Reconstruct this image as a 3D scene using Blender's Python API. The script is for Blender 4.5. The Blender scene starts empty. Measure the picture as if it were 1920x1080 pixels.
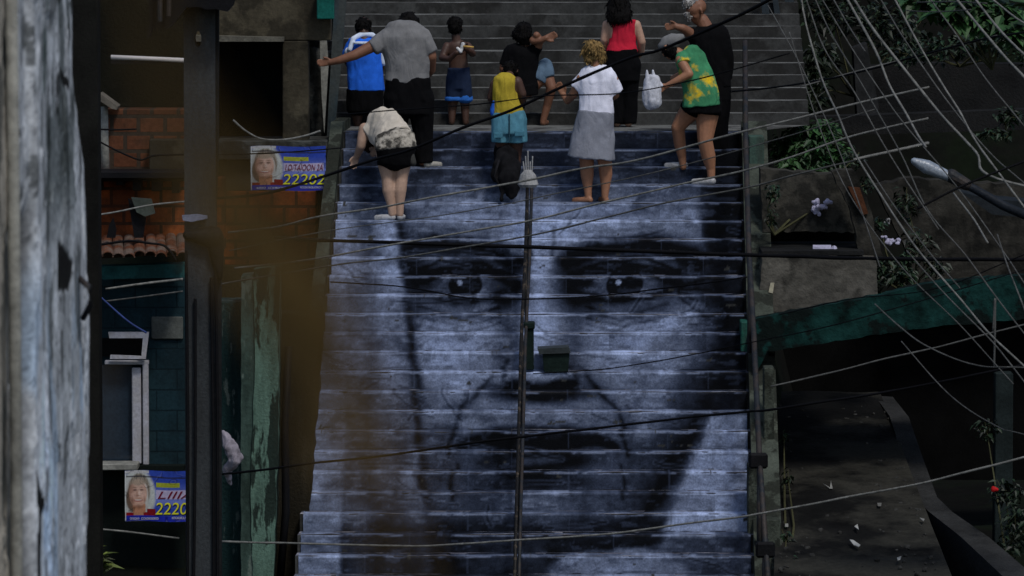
import bpy, bmesh, math, random
import numpy as np
from mathutils import Vector, Matrix, noise

random.seed(7); RNG = np.random.default_rng(7)
C = bpy.context.scene.collection
SC = bpy.context.scene
# ------------------------------------------------------------------ camera model (metres; x right, y away, z up)
FPX, TILT, ZC = 10900.0, math.radians(4.4), 6.8
CT, ST = math.cos(TILT), math.sin(TILT)
def at(px, py, Y):
    x = (px-960)/FPX; u = (540-py)/FPX
    s = Y/(CT+u*ST)
    return Vector((x*s, Y, ZC+(-ST+u*CT)*s))
def proj(p):
    d = p.y*CT-(p.z-ZC)*ST; u = p.y*ST+(p.z-ZC)*CT
    return 960+FPX*p.x/d, 540-FPX*u/d
def m(px, Y): return px*Y/FPX           # pixels -> metres at distance Y

# ------------------------------------------------------------------ materials
MATS = {}
def M(name, col, rough=.85, var=.35, scale=3., col2=None, amt=.5, s2=1.2, streak=1., bump=.25, bs=35., metal=0., thr=.5, spec=.07, fine=.25, fold=0., island=0., edge=.06):
    if name in MATS: return MATS[name]
    mt = bpy.data.materials.new(name); mt.use_nodes = True
    n, l = mt.node_tree.nodes, mt.node_tree.links
    b = n['Principled BSDF']; b.inputs['Roughness'].default_value = rough; b.inputs['Metallic'].default_value = metal
    b.inputs['Specular IOR Level'].default_value = spec
    tc = n.new('ShaderNodeTexCoord'); mp = n.new('ShaderNodeMapping'); mp.inputs['Scale'].default_value = (1, 1, streak)
    l.new(tc.outputs['Object'], mp.inputs[0])
    def nz(sc, det=6., src=mp.outputs[0], off=0.):
        t = n.new('ShaderNodeTexNoise'); t.inputs['Scale'].default_value = sc; t.inputs['Detail'].default_value = det; t.inputs['Roughness'].default_value = .62
        l.new(src, t.inputs['Vector']); return t.outputs['Fac']
    def rng(src, a, c, lo, hi):
        r = n.new('ShaderNodeMapRange'); r.inputs[1].default_value = a; r.inputs[2].default_value = c; r.inputs[3].default_value = lo; r.inputs[4].default_value = hi
        l.new(src, r.inputs[0]); return r.outputs[0]
    def mix(f, a, c, mode='MIX'):
        x = n.new('ShaderNodeMix'); x.data_type = 'RGBA'; x.blend_type = mode
        if isinstance(f, float): x.inputs[0].default_value = f
        else: l.new(f, x.inputs[0])
        for k, v in ((6, a), (7, c)):
            if isinstance(v, tuple): x.inputs[k].default_value = (*v[:3], 1)
            else: l.new(v, x.inputs[k])
        return x.outputs[2]
    base = tuple(col)
    out = mix(rng(nz(scale), .3, .7, 0., 1.), tuple(c*(1-var) for c in base), tuple(min(1, c*(1+var)) for c in base))
    if col2:
        out = mix(rng(nz(s2, 8.), thr-edge, thr+edge, 0., amt), out, tuple(col2))
    f = nz(bs, 4., tc.outputs['Object'])
    if fine:
        g = rng(f, .25, .75, 1-fine, 1+fine)
        cm = n.new('ShaderNodeVectorMath'); cm.operation = 'SCALE'; l.new(out, cm.inputs[0]); l.new(g, cm.inputs['Scale']); out = cm.outputs[0]
    l.new(out, b.inputs['Base Color'])
    if bump:
        bp = n.new('ShaderNodeBump'); bp.inputs['Strength'].default_value = bump; bp.inputs['Distance'].default_value = .02
        l.new(f, bp.inputs['Height']); l.new(bp.outputs[0], b.inputs['Normal'])
    if fold:
        sc_ = n.new('ShaderNodeMapping'); sc_.inputs['Scale'].default_value = (1, 1, .45); sc_.inputs['Rotation'].default_value = (0, .5, 0); l.new(tc.outputs['Object'], sc_.inputs[0])
        t = n.new('ShaderNodeTexNoise'); t.inputs['Scale'].default_value = 7.5; t.inputs['Detail'].default_value = 2.5; t.inputs['Distortion'].default_value = 1.2; l.new(sc_.outputs[0], t.inputs['Vector'])
        b2 = n.new('ShaderNodeBump'); b2.inputs['Strength'].default_value = fold; b2.inputs['Distance'].default_value = .06; l.new(t.outputs['Fac'], b2.inputs['Height']); l.new(bp.outputs[0], b2.inputs['Normal']); l.new(b2.outputs[0], b.inputs['Normal'])
    if island:
        gn = n.new('ShaderNodeNewGeometry'); g = rng(gn.outputs['Random Per Island'], 0., 1., 1-island, 1+island)
        cm = n.new('ShaderNodeVectorMath'); cm.operation = 'SCALE'; l.new(out, cm.inputs[0]); l.new(g, cm.inputs['Scale']); l.new(cm.outputs[0], b.inputs['Base Color'])
    MATS[name] = mt; return mt
def Mbrick(name, c1, c2, mortar, bw, bh, ms=.02, rough=.9, dirt=(.02,.018,.015), damt=.8, thr=.52):
    mt = M(name, c1, rough=rough, col2=dirt, amt=damt, s2=1.6, thr=thr)
    n, l = mt.node_tree.nodes, mt.node_tree.links
    tc = next(x for x in n if x.type == 'TEX_COORD')
    sp = n.new('ShaderNodeSeparateXYZ'); cb = n.new('ShaderNodeCombineXYZ'); l.new(tc.outputs['Object'], sp.inputs[0])
    l.new(sp.outputs[0], cb.inputs[0]); l.new(sp.outputs[2], cb.inputs[1])
    bt = n.new('ShaderNodeTexBrick'); bt.inputs['Scale'].default_value = 1; bt.inputs['Brick Width'].default_value = bw; bt.inputs['Row Height'].default_value = bh
    bt.inputs['Mortar Size'].default_value = ms; bt.inputs['Color1'].default_value = (*c1, 1); bt.inputs['Color2'].default_value = (*c2, 1); bt.inputs['Mortar'].default_value = (*mortar, 1)
    l.new(cb.outputs[0], bt.inputs['Vector'])
    mx = [x for x in n if x.type == 'MIX'][-1] if False else next(x for x in n if x.type == 'MIX' and x.inputs[6].is_linked)
    l.new(bt.outputs['Color'], mx.inputs[6])
    bp = next(x for x in n if x.type == 'BUMP'); b2 = n.new('ShaderNodeBump'); b2.invert = True; b2.inputs['Strength'].default_value = .6; b2.inputs['Distance'].default_value = .02
    l.new(bt.outputs['Fac'], b2.inputs['Height']); l.new(bp.outputs[0], b2.inputs['Normal']); l.new(b2.outputs[0], n['Principled BSDF'].inputs['Normal'])
    return mt
def Mattr(name, rough=.8, bump=.25, bs=60., fine=.35):
    mt = bpy.data.materials.new(name); mt.use_nodes = True; n, l = mt.node_tree.nodes, mt.node_tree.links
    b = n['Principled BSDF']; b.inputs['Roughness'].default_value = rough; b.inputs['Specular IOR Level'].default_value = .10
    a = n.new('ShaderNodeAttribute'); a.attribute_name = 'print'
    tc = n.new('ShaderNodeTexCoord'); t = n.new('ShaderNodeTexNoise'); t.inputs['Scale'].default_value = bs; t.inputs['Detail'].default_value = 5; l.new(tc.outputs['Object'], t.inputs['Vector'])
    r = n.new('ShaderNodeMapRange'); r.inputs[1].default_value = .25; r.inputs[2].default_value = .75; r.inputs[3].default_value = 1-fine; r.inputs[4].default_value = 1+fine; l.new(t.outputs['Fac'], r.inputs[0])
    v = n.new('ShaderNodeVectorMath'); v.operation = 'SCALE'; l.new(a.outputs['Color'], v.inputs[0]); l.new(r.outputs[0], v.inputs['Scale']); l.new(v.outputs[0], b.inputs['Base Color'])
    bp = n.new('ShaderNodeBump'); bp.inputs['Strength'].default_value = bump; bp.inputs['Distance'].default_value = .01; l.new(t.outputs['Fac'], bp.inputs['Height']); l.new(bp.outputs[0], b.inputs['Normal'])
    return mt

# ------------------------------------------------------------------ mesh building
def tag(o, label=None, cat=None, group=None, kind=None):
    for k, v in (('label', label), ('category', cat), ('group', group), ('kind', kind)):
        if v: o[k] = v
    return o
def thing(name, loc, label, cat, group=None):
    o = bpy.data.objects.new(name, None); C.objects.link(o); o.location = loc; o.empty_display_size = .1
    return tag(o, label, cat, group)
def link(name, me, mat, parent=None, origin=None):
    """me holds world coordinates; they become local to the parent (or to origin)"""
    o = bpy.data.objects.new(name, me); C.objects.link(o)
    org = Vector(parent_origin(parent)) if parent else (Vector(origin) if origin is not None else Vector((0,0,0)))
    me.transform(Matrix.Translation(-org))
    if parent: o.parent = parent
    else: o.location = org
    for x in (mat if isinstance(mat, (list, tuple)) else [mat]): me.materials.append(x)
    return o
def parent_origin(p):
    v = Vector((0,0,0))
    while p: v = v+p.location; p = p.parent
    return v
class MB:
    def __init__(s): s.bm = bmesh.new()
    def box(s, a, b, bev=.008, jit=0.):
        a, b = Vector(a), Vector(b); c = (a+b)/2; d = b-a
        g = bmesh.ops.create_cube(s.bm, size=1, matrix=Matrix.Translation(c) @ Matrix.Diagonal((abs(d.x), abs(d.y), abs(d.z), 1)))
        if bev:
            es = list({e for v in g['verts'] for e in v.link_edges})
            bmesh.ops.bevel(s.bm, geom=es, offset=min(bev, .45*min(abs(d.x), abs(d.y), abs(d.z))), segments=1, affect='EDGES', profile=.5)
        return s
    def pbox(s, x0, y0, x1, y1, Y, dep, bev=.008):
        a = at(x0, y1, Y); b = at(x1, y0, Y); return s.box((a.x, Y, a.z), (b.x, Y+dep, b.z), bev)
    def prism(s, pts, Y, dep):
        """polygon given by its front outline at distance Y, pushed back by dep"""
        P = [at(p[0], p[1], Y+(p[2] if len(p) > 2 else 0)) for p in pts]
        f = [s.bm.verts.new(p) for p in P]; k = [s.bm.verts.new(p+Vector((0, dep, 0))) for p in P]; n = len(P)
        fs = [s.bm.faces.new(f), s.bm.faces.new(k[::-1])]
        for i in range(n): fs.append(s.bm.faces.new((f[i], k[i], k[(i+1) % n], f[(i+1) % n])))
        bmesh.ops.recalc_face_normals(s.bm, faces=fs); return s
    def tube(s, pts, r, seg=8, cap=True):
        pts = [Vector(p) for p in pts]; rs = r if isinstance(r, (list, tuple)) else [r]*len(pts); rings = []
        for i, p in enumerate(pts):
            t = (pts[min(i+1, len(pts)-1)]-pts[max(i-1, 0)]).normalized()
            u = t.cross(Vector((0, 0, 1)) if abs(t.z) < .9 else Vector((0, 1, 0))).normalized(); w = t.cross(u)
            rings.append([s.bm.verts.new(p+(u*math.cos(a)+w*math.sin(a))*rs[i]) for a in [2*math.pi*k/seg for k in range(seg)]])
        for a, b in zip(rings, rings[1:]):
            for k in range(seg): s.bm.faces.new((a[k], a[(k+1) % seg], b[(k+1) % seg], b[k]))
        if cap: s.bm.faces.new(rings[0][::-1]); s.bm.faces.new(rings[-1])
        return s
    def hull(s, A, B=None, flat=(False, False)):
        s.bm2 = getattr(s, 'bm2', None)
        pts = []
        js = [A] if B is None else [A, B]
        d = (B[0]-A[0]) if B is not None else Vector((0, 0, 1))
        d = d.normalized() if d.length > 1e-6 else Vector((0, 0, 1))
        e1 = d.cross(Vector((0, 1, 0))); e1 = e1.normalized() if e1.length > .15 else Vector((1, 0, 0)); e2 = d.cross(e1).normalized()
        for j, fl in zip(js, flat):
            p, rx, ry = j
            if fl:
                for k in range(20):
                    a = 2*math.pi*k/20; ca, sa = math.cos(a), math.sin(a); pts.append(p+e1*rx*math.copysign(abs(ca)**.78, ca)+e2*ry*math.copysign(abs(sa)**.78, sa))
            else:
                rz = min(rx, ry)
                for q in SPH: pts.append(p+e1*rx*q[0]+e2*ry*q[1]+d*rz*q[2])
        b = bmesh.new(); vs = [b.verts.new(p) for p in pts]
        r = bmesh.ops.convex_hull(b, input=vs)
        dead = [v for v in b.verts if not v.link_faces]
        if dead: bmesh.ops.delete(b, geom=dead, context='VERTS')
        bmesh.ops.recalc_face_normals(b, faces=b.faces)
        t = bpy.data.meshes.new('t'); b.to_mesh(t); b.free(); s.bm.from_mesh(t); bpy.data.meshes.remove(t); return s
    def chain(s, js, flat=(False, False)):
        for i in range(len(js)-1): s.hull(js[i], js[i+1], (flat[0] and i == 0, flat[1] and i == len(js)-2))
        return s
    def jag(s, pts, Y, dep, a=2.2, st=12):
        out = []
        for p, q in zip(pts, pts[1:]+pts[:1]):
            n_ = max(1, int(math.hypot(q[0]-p[0], q[1]-p[1])/st))
            for k in range(n_): out.append((p[0]+(q[0]-p[0])*k/n_+random.uniform(-a, a), p[1]+(q[1]-p[1])*k/n_+random.uniform(-a, a)))
        return s.prism(out, Y, dep)
    def mesh(s, smooth=False):
        me = bpy.data.meshes.new('m'); s.bm.to_mesh(me); s.bm.free()
        if smooth: me.polygons.foreach_set('use_smooth', [True]*len(me.polygons))
        return me
    def make(s, name, mat, parent=None, origin=None, smooth=False): return link(name, s.mesh(smooth), mat, parent, origin)
    def remesh(s, vox, smooth=3, wr=0., wf=10., seed=0):
        me = s.mesh(); o = bpy.data.objects.new('tmp', me); C.objects.link(o)
        r = o.modifiers.new('r', 'REMESH'); r.mode = 'VOXEL'; r.voxel_size = vox; r.use_smooth_shade = True
        if smooth: q = o.modifiers.new('s', 'SMOOTH'); q.iterations = smooth; q.factor = .5
        dg = bpy.context.evaluated_depsgraph_get(); n = bpy.data.meshes.new_from_object(o.evaluated_get(dg))
        bpy.data.objects.remove(o); bpy.data.meshes.remove(me)
        if wr:
            nv = len(n.vertices); nor = [v.normal.copy() for v in n.vertices]
            for i, v in enumerate(n.vertices):
                p = v.co
                q = Vector((p.x*wf+seed, p.y*wf, p.z*wf*.55))
                v.co = p+nor[i]*wr*(noise.noise(q)+.5*noise.noise(q*2.3))
        n.polygons.foreach_set('use_smooth', [True]*len(n.polygons)); return n
SPH = []
for i in range(1, 6):
    for k in range(12):
        th = math.pi*i/6; a = 2*math.pi*(k+.5*(i % 2))/12; SPH.append((math.sin(th)*math.cos(a), math.sin(th)*math.sin(a), math.cos(th)))
SPH += [(0, 0, 1), (0, 0, -1)]
def grid_mesh(nx, ny, fn, uvcol=None):
    """fn(U,V)-> x,y,z arrays of shape (ny+1,nx+1)"""
    U, V = np.meshgrid(np.linspace(0, 1, nx+1), np.linspace(0, 1, ny+1)); x, y, z = fn(U, V)
    co = np.stack([x, y, z], -1).reshape(-1, 3)
    i = np.arange(ny)[:, None]*(nx+1)+np.arange(nx)[None]; f = np.stack([i, i+1, i+nx+2, i+nx+1], -1).reshape(-1, 4)
    return mesh_np(co, f)
def mesh_np(co, f, mi=None):
    me = bpy.data.meshes.new('g'); me.vertices.add(len(co)); me.vertices.foreach_set('co', np.asarray(co, np.float32).ravel())
    me.loops.add(f.size); me.loops.foreach_set('vertex_index', f.ravel().astype(np.int32)); me.polygons.add(len(f))
    me.polygons.foreach_set('loop_start', (np.arange(len(f))*f.shape[1]).astype(np.int32)); me.polygons.foreach_set('loop_total', np.full(len(f), f.shape[1], np.int32))
    if mi is not None: me.polygons.foreach_set('material_index', np.asarray(mi, np.int32))
    me.update(calc_edges=True); me.validate(); return me
def setcol(me, rgb):
    a = me.color_attributes.new('print', 'FLOAT_COLOR', 'POINT'); a.data.foreach_set('color', np.concatenate([rgb, np.ones((len(rgb), 1))], 1).astype(np.float32).ravel())
# value noise
_T = RNG.random((256, 256))
def vn(x, y):
    xi = np.floor(x).astype(int); yi = np.floor(y).astype(int); fx = x-xi; fy = y-yi; fx = fx*fx*(3-2*fx); fy = fy*fy*(3-2*fy)
    g = lambda a, b: _T[a & 255, b & 255]
    return (g(xi, yi)*(1-fx)+g(xi+1, yi)*fx)*(1-fy)+(g(xi, yi+1)*(1-fx)+g(xi+1, yi+1)*fx)*fy
def fbm(x, y, o=5):
    s = 0; a = .5; t = 0
    for k in range(o): s = s+a*vn(x*2**k+17*k, y*2**k+31*k); t += a; a *= .55
    return s/t
def ss(x, a, b): t = np.clip((x-a)/(b-a), 0, 1); return t*t*(3-2*t)

# ------------------------------------------------------------------ world, sun, camera
w = bpy.data.worlds.new("World"); SC.world = w; w.use_nodes = True
n, l = w.node_tree.nodes, w.node_tree.links
sky = n.new('ShaderNodeTexSky'); sky.sky_type = 'NISHITA'; sky.sun_disc = False
EL, ROT = math.radians(56), math.radians(152)
sky.sun_elevation = EL; sky.sun_rotation = ROT; sky.air_density = 1.; sky.dust_density = 1.5; sky.ozone_density = 1.
l.new(sky.outputs[0], n['Background'].inputs[0]); n['Background'].inputs[1].default_value = .08
sd = Vector((math.cos(EL)*math.sin(ROT), math.cos(EL)*math.cos(ROT), math.sin(EL)))
sl = bpy.data.lights.new('sun', 'SUN'); sl.energy = 1.5; sl.angle = math.radians(10); sl.color = (1, .97, .93)
so = bpy.data.objects.new('sun', sl); C.objects.link(so); so.rotation_euler = sd.to_track_quat('Z', 'Y').to_euler(); so.location = (0, 0, 40)
cam = bpy.data.cameras.new('camera'); co = bpy.data.objects.new('camera', cam); C.objects.link(co); SC.camera = co
co.location = (0, 0, ZC); co.rotation_euler = (math.pi/2-TILT, 0, 0)
cam.sensor_width = 36; cam.lens = 36*FPX/1920; cam.clip_end = 500; cam.clip_start = .1
cam.dof.use_dof = True; cam.dof.focus_distance = 58; cam.dof.aperture_fstop = cam.lens/21.
SC.view_settings.view_transform = 'Standard'; SC.view_settings.look = 'None'; SC.view_settings.exposure = .32; SC.view_settings.gamma = 1
SC.render.engine = 'CYCLES'; SC.cycles.use_denoising = True

# ------------------------------------------------------------------ stairs
RISE, TREAD, Y0 = .160, .262, 51.6
Z0 = at(960, 1116, Y0).z
SKL, SKR = .046, .018                                        # the flight drifts slightly right as it climbs
NL = next(i for i in range(60) if proj(Vector((0, Y0+TREAD*i, Z0+RISE*(i+1))))[1] < 274)
YT = Y0+TREAD*NL; ZT = Z0+RISE*(NL+1); YU = YT+1.5; RU, TU, NU = .118, .26, 20
def xl(Y): return at(577, 1060, 53).x+SKL*(Y-53)
def xr(Y): return at(1405, 1060, 53).x+SKR*(Y-53)
STEPS = [(Y0+TREAD*i, Z0+RISE*i, Z0+RISE*(i+1)) for i in range(NL+1)]     # (Y of riser, z bottom, z top)
def surf(Y):
    if Y < Y0: return Z0
    if Y < YT: return Z0+RISE*(int((Y-Y0)/TREAD)+1)
    if Y < YU: return ZT
    return ZT+RU*(int((Y-YU)/TU)+1)
def over(px, py, h, lo=48., hi=70.):
    """picture position of something h metres above the stairs -> (px, py, Y)"""
    f = lambda Y: at(px, py, Y).z-((Z0+RISE+(Y-Y0)/TREAD*RISE) if Y < YT else ZT if Y < YU else ZT+RU+(Y-YU)/TU*RU)-h
    for _ in range(50):
        mid = (lo+hi)/2
        if f(mid) > 0: lo = mid
        else: hi = mid
    return (px, py, lo)
def stand_up(py):
    """landing or upper tread seen at a picture row: Y"""
    c = [YT+.3+.05*k for k in range(24)]+[YU+TU*(k+.45) for k in range(NU)]
    return min(c, key=lambda Y: abs(proj(Vector((0, Y, surf(Y)+.001)))[1]-py))
def stand(py, lower=True):
    """tread nearest to a picture row: (Y, z)"""
    best = min(STEPS, key=lambda s: abs(proj(Vector((0, s[0]+.1, s[2])))[1]-py)); return best[0]+.1, best[2]
print('steps', NL, 'landing', YT, ZT, proj(Vector((0, YT, ZT))), 'upper', proj(Vector((0, YU, ZT))))
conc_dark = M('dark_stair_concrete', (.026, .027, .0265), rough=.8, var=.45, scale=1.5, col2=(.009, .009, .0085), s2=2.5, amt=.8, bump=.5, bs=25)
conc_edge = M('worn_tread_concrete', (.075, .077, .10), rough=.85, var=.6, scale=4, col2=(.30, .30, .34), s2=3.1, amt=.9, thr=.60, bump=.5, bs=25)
conc_up = M('highlight_upper_tread', (.14, .144, .14), rough=.8, var=.6, scale=2, col2=(.03, .03, .03), s2=2, amt=.9, bump=.5, bs=25)  # upper treads coloured paler than the risers to paint the nosing highlights
def stair_mesh():
    vs, fs, mi = [], [], []
    def strip(pa, pb, mat, n=60, wob=.006, seed=0):
        pass
    NX = 80; rows = []
    prof = []                                    # (Y,z,material of the face leading to it, wobble)
    prof.append((Y0, Z0-.6, 0, 0))
    for i, (Y, zb, zt) in enumerate(STEPS):
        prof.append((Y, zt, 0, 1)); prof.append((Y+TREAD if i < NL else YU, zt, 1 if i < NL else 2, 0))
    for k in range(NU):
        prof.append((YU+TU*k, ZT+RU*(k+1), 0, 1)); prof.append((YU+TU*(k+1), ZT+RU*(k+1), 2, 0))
    for r, (Y, z, mt, wb) in enumerate(prof):
        up = Y > YU-1e-6
        a = xl(Y)-.02 if not up else at(636, 100, 62).x; b = xr(Y)+.02 if not up else at(1492, 100, 62).x
        for q in range(NX+1):
            u = q/NX; x = a+(b-a)*u
            h = (noise.noise(Vector((x*2.2, r*7.3, 0)))*.009+noise.noise(Vector((x*9, r*3.1, 4)))*.004)*wb
            d = noise.noise(Vector((x*3.1, r*5.7, 9)))*.008
            vs.append((x, Y+d, z+h))
        if r:
            for q in range(NX):
                i = (r-1)*(NX+1)+q; fs.append((i, i+1, i+NX+2, i+NX+1)); mi.append(mt)
    return mesh_np(np.array(vs), np.array(fs), mi)
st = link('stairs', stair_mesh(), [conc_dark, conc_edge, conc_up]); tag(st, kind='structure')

# ------------------------------------------------------------------ mural: a generic monochrome portrait printed on paper strips
def gauss(d, s): return np.exp(-(d/s)**2)
def seg_d(X, Yv, pts):
    D = np.full(X.shape, 1e9)
    for (a, b), (c, d) in zip(pts, pts[1:]):
        t = np.clip(((X-a)*(c-a)+(Yv-b)*(d-b))/((c-a)**2+(d-b)**2), 0, 1); D = np.minimum(D, np.hypot(X-a-t*(c-a), Yv-b-t*(d-b)))
    return D
def ell(X, Yv, cx, cy, rx, ry, soft=.3, rot=0.):
    c, s = math.cos(rot), math.sin(rot); x = (X-cx)*c+(Yv-cy)*s; y = -(X-cx)*s+(Yv-cy)*c
    return 1-ss(np.hypot(x/rx, y/ry), 1-soft, 1+soft)
def mural(X, Y):
    # warp a little so that no outline is geometric
    wx = (fbm(X/90, Y/90)-.5)*18; wy = (fbm(X/80+40, Y/80)-.5)*14; X0, Yy0 = X, Y; X = X+wx; Y = Y+wy
    t = np.full(X.shape, .50)
    hair = 1-ss(X, 1290, 1330); t = t*hair+.075*(1-hair)                                 # dark hair on the right
    face = ell(X, Y, 1010, 640, 325, 440, .05)
    shawl = 1-ss(X-(Y-430)*.12, 735, 760)                                               # pale head cloth on the left
    cloth = .62+.20*np.sin(X/17+fbm(X/120, Y/150)*9)*.5+.10*(fbm(X/40, Y/160)-.5)
    cloth = cloth-.22*gauss(X-690-(Y-430)*.05, 24)-.15*ss(Y, 660, 820)
    base = .50+.18*ell(X, Y, 1010, 430, 230, 90, .7)+.16*ell(X, Y, 1215, 650, 130, 75, .7)+.16*ell(X, Y, 855, 660, 110, 80, .7)
    base = base+.20*gauss(X-1012, 26)*ss(Y, 470, 520)*(1-ss(Y, 690, 740))               # ridge of the nose
    base = base-.17*gauss(X-952, 26)*ss(Y, 520, 560)*(1-ss(Y, 690, 740))-.17*gauss(X-1078, 26)*ss(Y, 520, 560)*(1-ss(Y, 690, 740))
    base = base-.28*ss(X-(Y-700)*-.25, 1210, 1340)-.14*ss(Y, 760, 900)
    base = base-.13*(1-ss(X, 760, 830))
    for cx in (868, 1168):                                                              # eyes
        sgn = 1 if cx > 1000 else -1
        base = base-.30*ell(X, Y, cx, 548, 118, 52, .55)
        base = base+.16*ell(X, Y, cx+sgn*18, 515, 95, 17, .7)
        lid = 548-26*np.cos(np.clip((X-cx)/92, -1.5, 1.5)*1.5); low = 560+17*np.cos(np.clip((X-cx)/92, -1.5, 1.5)*1.5)
        inside = ss(Y-lid, -3, 4)*(1-ss(Y-low, -3, 4))*(1-ss(abs(X-cx), 84, 94))
        base = base*(1-inside)+inside*(.40-.12*gauss(abs(X-cx)-80, 26))
        iris = ell(X, Y, cx+2, 552, 32, 30, .1)*inside; base = base*(1-iris)+iris*.045
        gl = ell(X, Y, cx-8, 543, 6, 5, .4); base = base*(1-gl)+gl*.75
        base = base-.38*gauss(Y-lid+3, 9)*(1-ss(abs(X-cx), 92, 112))-.14*gauss(Y-low-2, 6)*(1-ss(abs(X-cx), 84, 100))
        br = gauss(seg_d(X, Y, [(cx-sgn*105, 505), (cx-sgn*40, 482), (cx+sgn*50, 474), (cx+sgn*128, 506)]), 22)
        base = base-.44*br*(.75+.5*fbm(X/9, Y/30))
        base = base-.10*gauss(seg_d(X, Y, [(cx-sgn*60, 602), (cx, 618), (cx+sgn*80, 600)]), 12)
    base = base-.34*ell(X, Y, 1015, 742, 92, 20, .6)-.30*ell(X, Y, 972, 733, 22, 12, .5)-.30*ell(X, Y, 1056, 733, 22, 12, .5)
    base = base+.16*ell(X, Y, 1012, 698, 40, 30, .7)
    for sg in (-1, 1): base = base-.08*gauss(seg_d(X, Y, [(1012+sg*95, 716), (1012+sg*150, 775), (1012+sg*178, 850)]), 17)
    ml = 838+9*np.cos((X-1012)/95*3.1)*(abs(X-1012) < 170)
    base = base-.44*gauss(Y-ml, 9)*(1-ss(abs(X-1012), 130, 160))
    base = base-.22*ell(X, Y, 1012, 822, 125, 17, .4)-.17*ell(X, Y, 1012, 864, 112, 24, .4)+.14*ell(X, Y, 1004, 866, 48, 8, .7)
    base = base-.16*ell(X, Y, 1012, 902, 80, 13, .7)+.10*ell(X, Y, 1010, 945, 62, 30, .8)
    for k, yy in enumerate((392, 418, 446)): base = base-.10*gauss(Y-yy-10*np.cos((X-1012)/120), 3.2)*(1-ss(abs(X-1012), 170, 240))+.06*gauss(Y-yy-8-10*np.cos((X-1012)/120), 4)*(1-ss(abs(X-1012), 170, 240))
    for sg in (-1, 1):
        cx = 1018+sg*150
        for k in range(4): base = base-.14*gauss(seg_d(X, Y, [(cx+sg*100, 556+k*5), (cx+sg*128, 546+k*16), (cx+sg*158, 538+k*24)]), 3)
        for k in range(3): base = base-.11*gauss(seg_d(X, Y, [(cx-sg*70, 592+k*13), (cx, 612+k*15), (cx+sg*84, 590+k*17)]), 3.2)
        base = base-.20*gauss(seg_d(X, Y, [(cx-sg*90, 530), (cx-sg*40, 508), (cx+sg*40, 504), (cx+sg*100, 530)]), 4)
        base = base-.15*gauss(seg_d(X, Y, [(1012+sg*88, 712), (1012+sg*140, 772), (1012+sg*165, 850)]), 5)-.12*gauss(seg_d(X, Y, [(1012+sg*150, 872), (1012+sg*158, 930)]), 4)
        base = base-.20*gauss(seg_d(X, Y, [(1012+sg*18, 500), (1012+sg*24, 450)]), 4)-.16*gauss(seg_d(X, Y, [(1012+sg*52, 690), (1012+sg*70, 720), (1012+sg*48, 742)]), 5)
    base = base+.07*(fbm(X/14, Y/42, 4)-.5)
    base = .50+(base-.52)*1.42; base = np.clip(base, .03, .95)
    t = t*(1-face)+base*face
    out = 1-face
    neck = ss(Y, 900, 960)*ell(X, Y, 1010, 1010, 260, 190, .15)*out; t = t*(1-neck)+.14*neck
    bgr = ss(X+(Y-780)*.42, 1322, 1340)*ss(Y, 775, 790)*out; t = t*(1-bgr)+bgr*.66       # pale background low on the right
    t = t*(1-shawl*(1-face*ss(Y, 900, 1000)))+cloth*shawl*(1-face*ss(Y, 900, 1000))
    edge = gauss(X-(Y-430)*.12-748, 9)*(1-ss(Y, 900, 960)); t = t*(1-.8*edge)+.05*edge*.8
    hl = ss(Y, 950, 985)*(1-bgr*(1-ss(Y, 985, 1000))); t = t*(1-.62*hl)
    sh = ell(X, Y, 1160, 1062, 130, 45, .12); t = t*(1-sh)+.50*sh
    kn = ss(X, 860, 900)*(1-ss(X, 1010, 1040))*ss(Y, 985, 1000); t = t*(1-.3*kn)+.34*.3*kn
    ht = ss(450-Y, 0, 110)*(1-.5*ss(690-X, 0, 40)); t = t*(1-.58*ht)                   # darker print towards the top
    lf = (1-ss(X0, 650, 662))*ss(Y, 380, 420); t = t*(1-lf*.5)+.74*lf*.5
    # paper: stains, creases and print wear
    t = np.clip(t, .03, .95)*(.74+.52*fbm(X0/50, Yy0/24))*(.76+.48*fbm(X0/8, Yy0/4, 3)); t = t+.16*(fbm(X0/20+33, Yy0/15+5, 5)-.5)
    st_ = ss(fbm(X0/46+9, Yy0/22+3, 6), .60, .70); t = t*(1-.25*st_)
    wr = ss(fbm(X0/38+70, Yy0/11+12, 6), .64, .70); t = t+wr*.13
    return np.clip(1.75*np.clip(t, .02, .95)**1.85, .008, 1.25)
CRE = [[(random.uniform(640, 1380), random.uniform(420, 1060))] for _ in range(46)]
for c in CRE:
    a = random.choice([-.25, -.15, .12, 2.4, .9])+random.uniform(-.2, .2)
    for k in range(random.randint(2, 5)):
        a += random.uniform(-.35, .35); c.append((c[-1][0]+math.cos(a)*random.uniform(18, 42), c[-1][1]-math.sin(a)*random.uniform(10, 20)))
mur_root = thing('paper_mural', ((xl(55)+xr(55))/2, Y0, Z0), 'huge blue grey portrait of a face pasted in paper strips up the stair risers', 'mural')
mur_mat = Mattr('printed_paper', rough=.75, bump=.3, bs=60, fine=.30)
VTOP, VBOT = ZT, Z0
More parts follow.
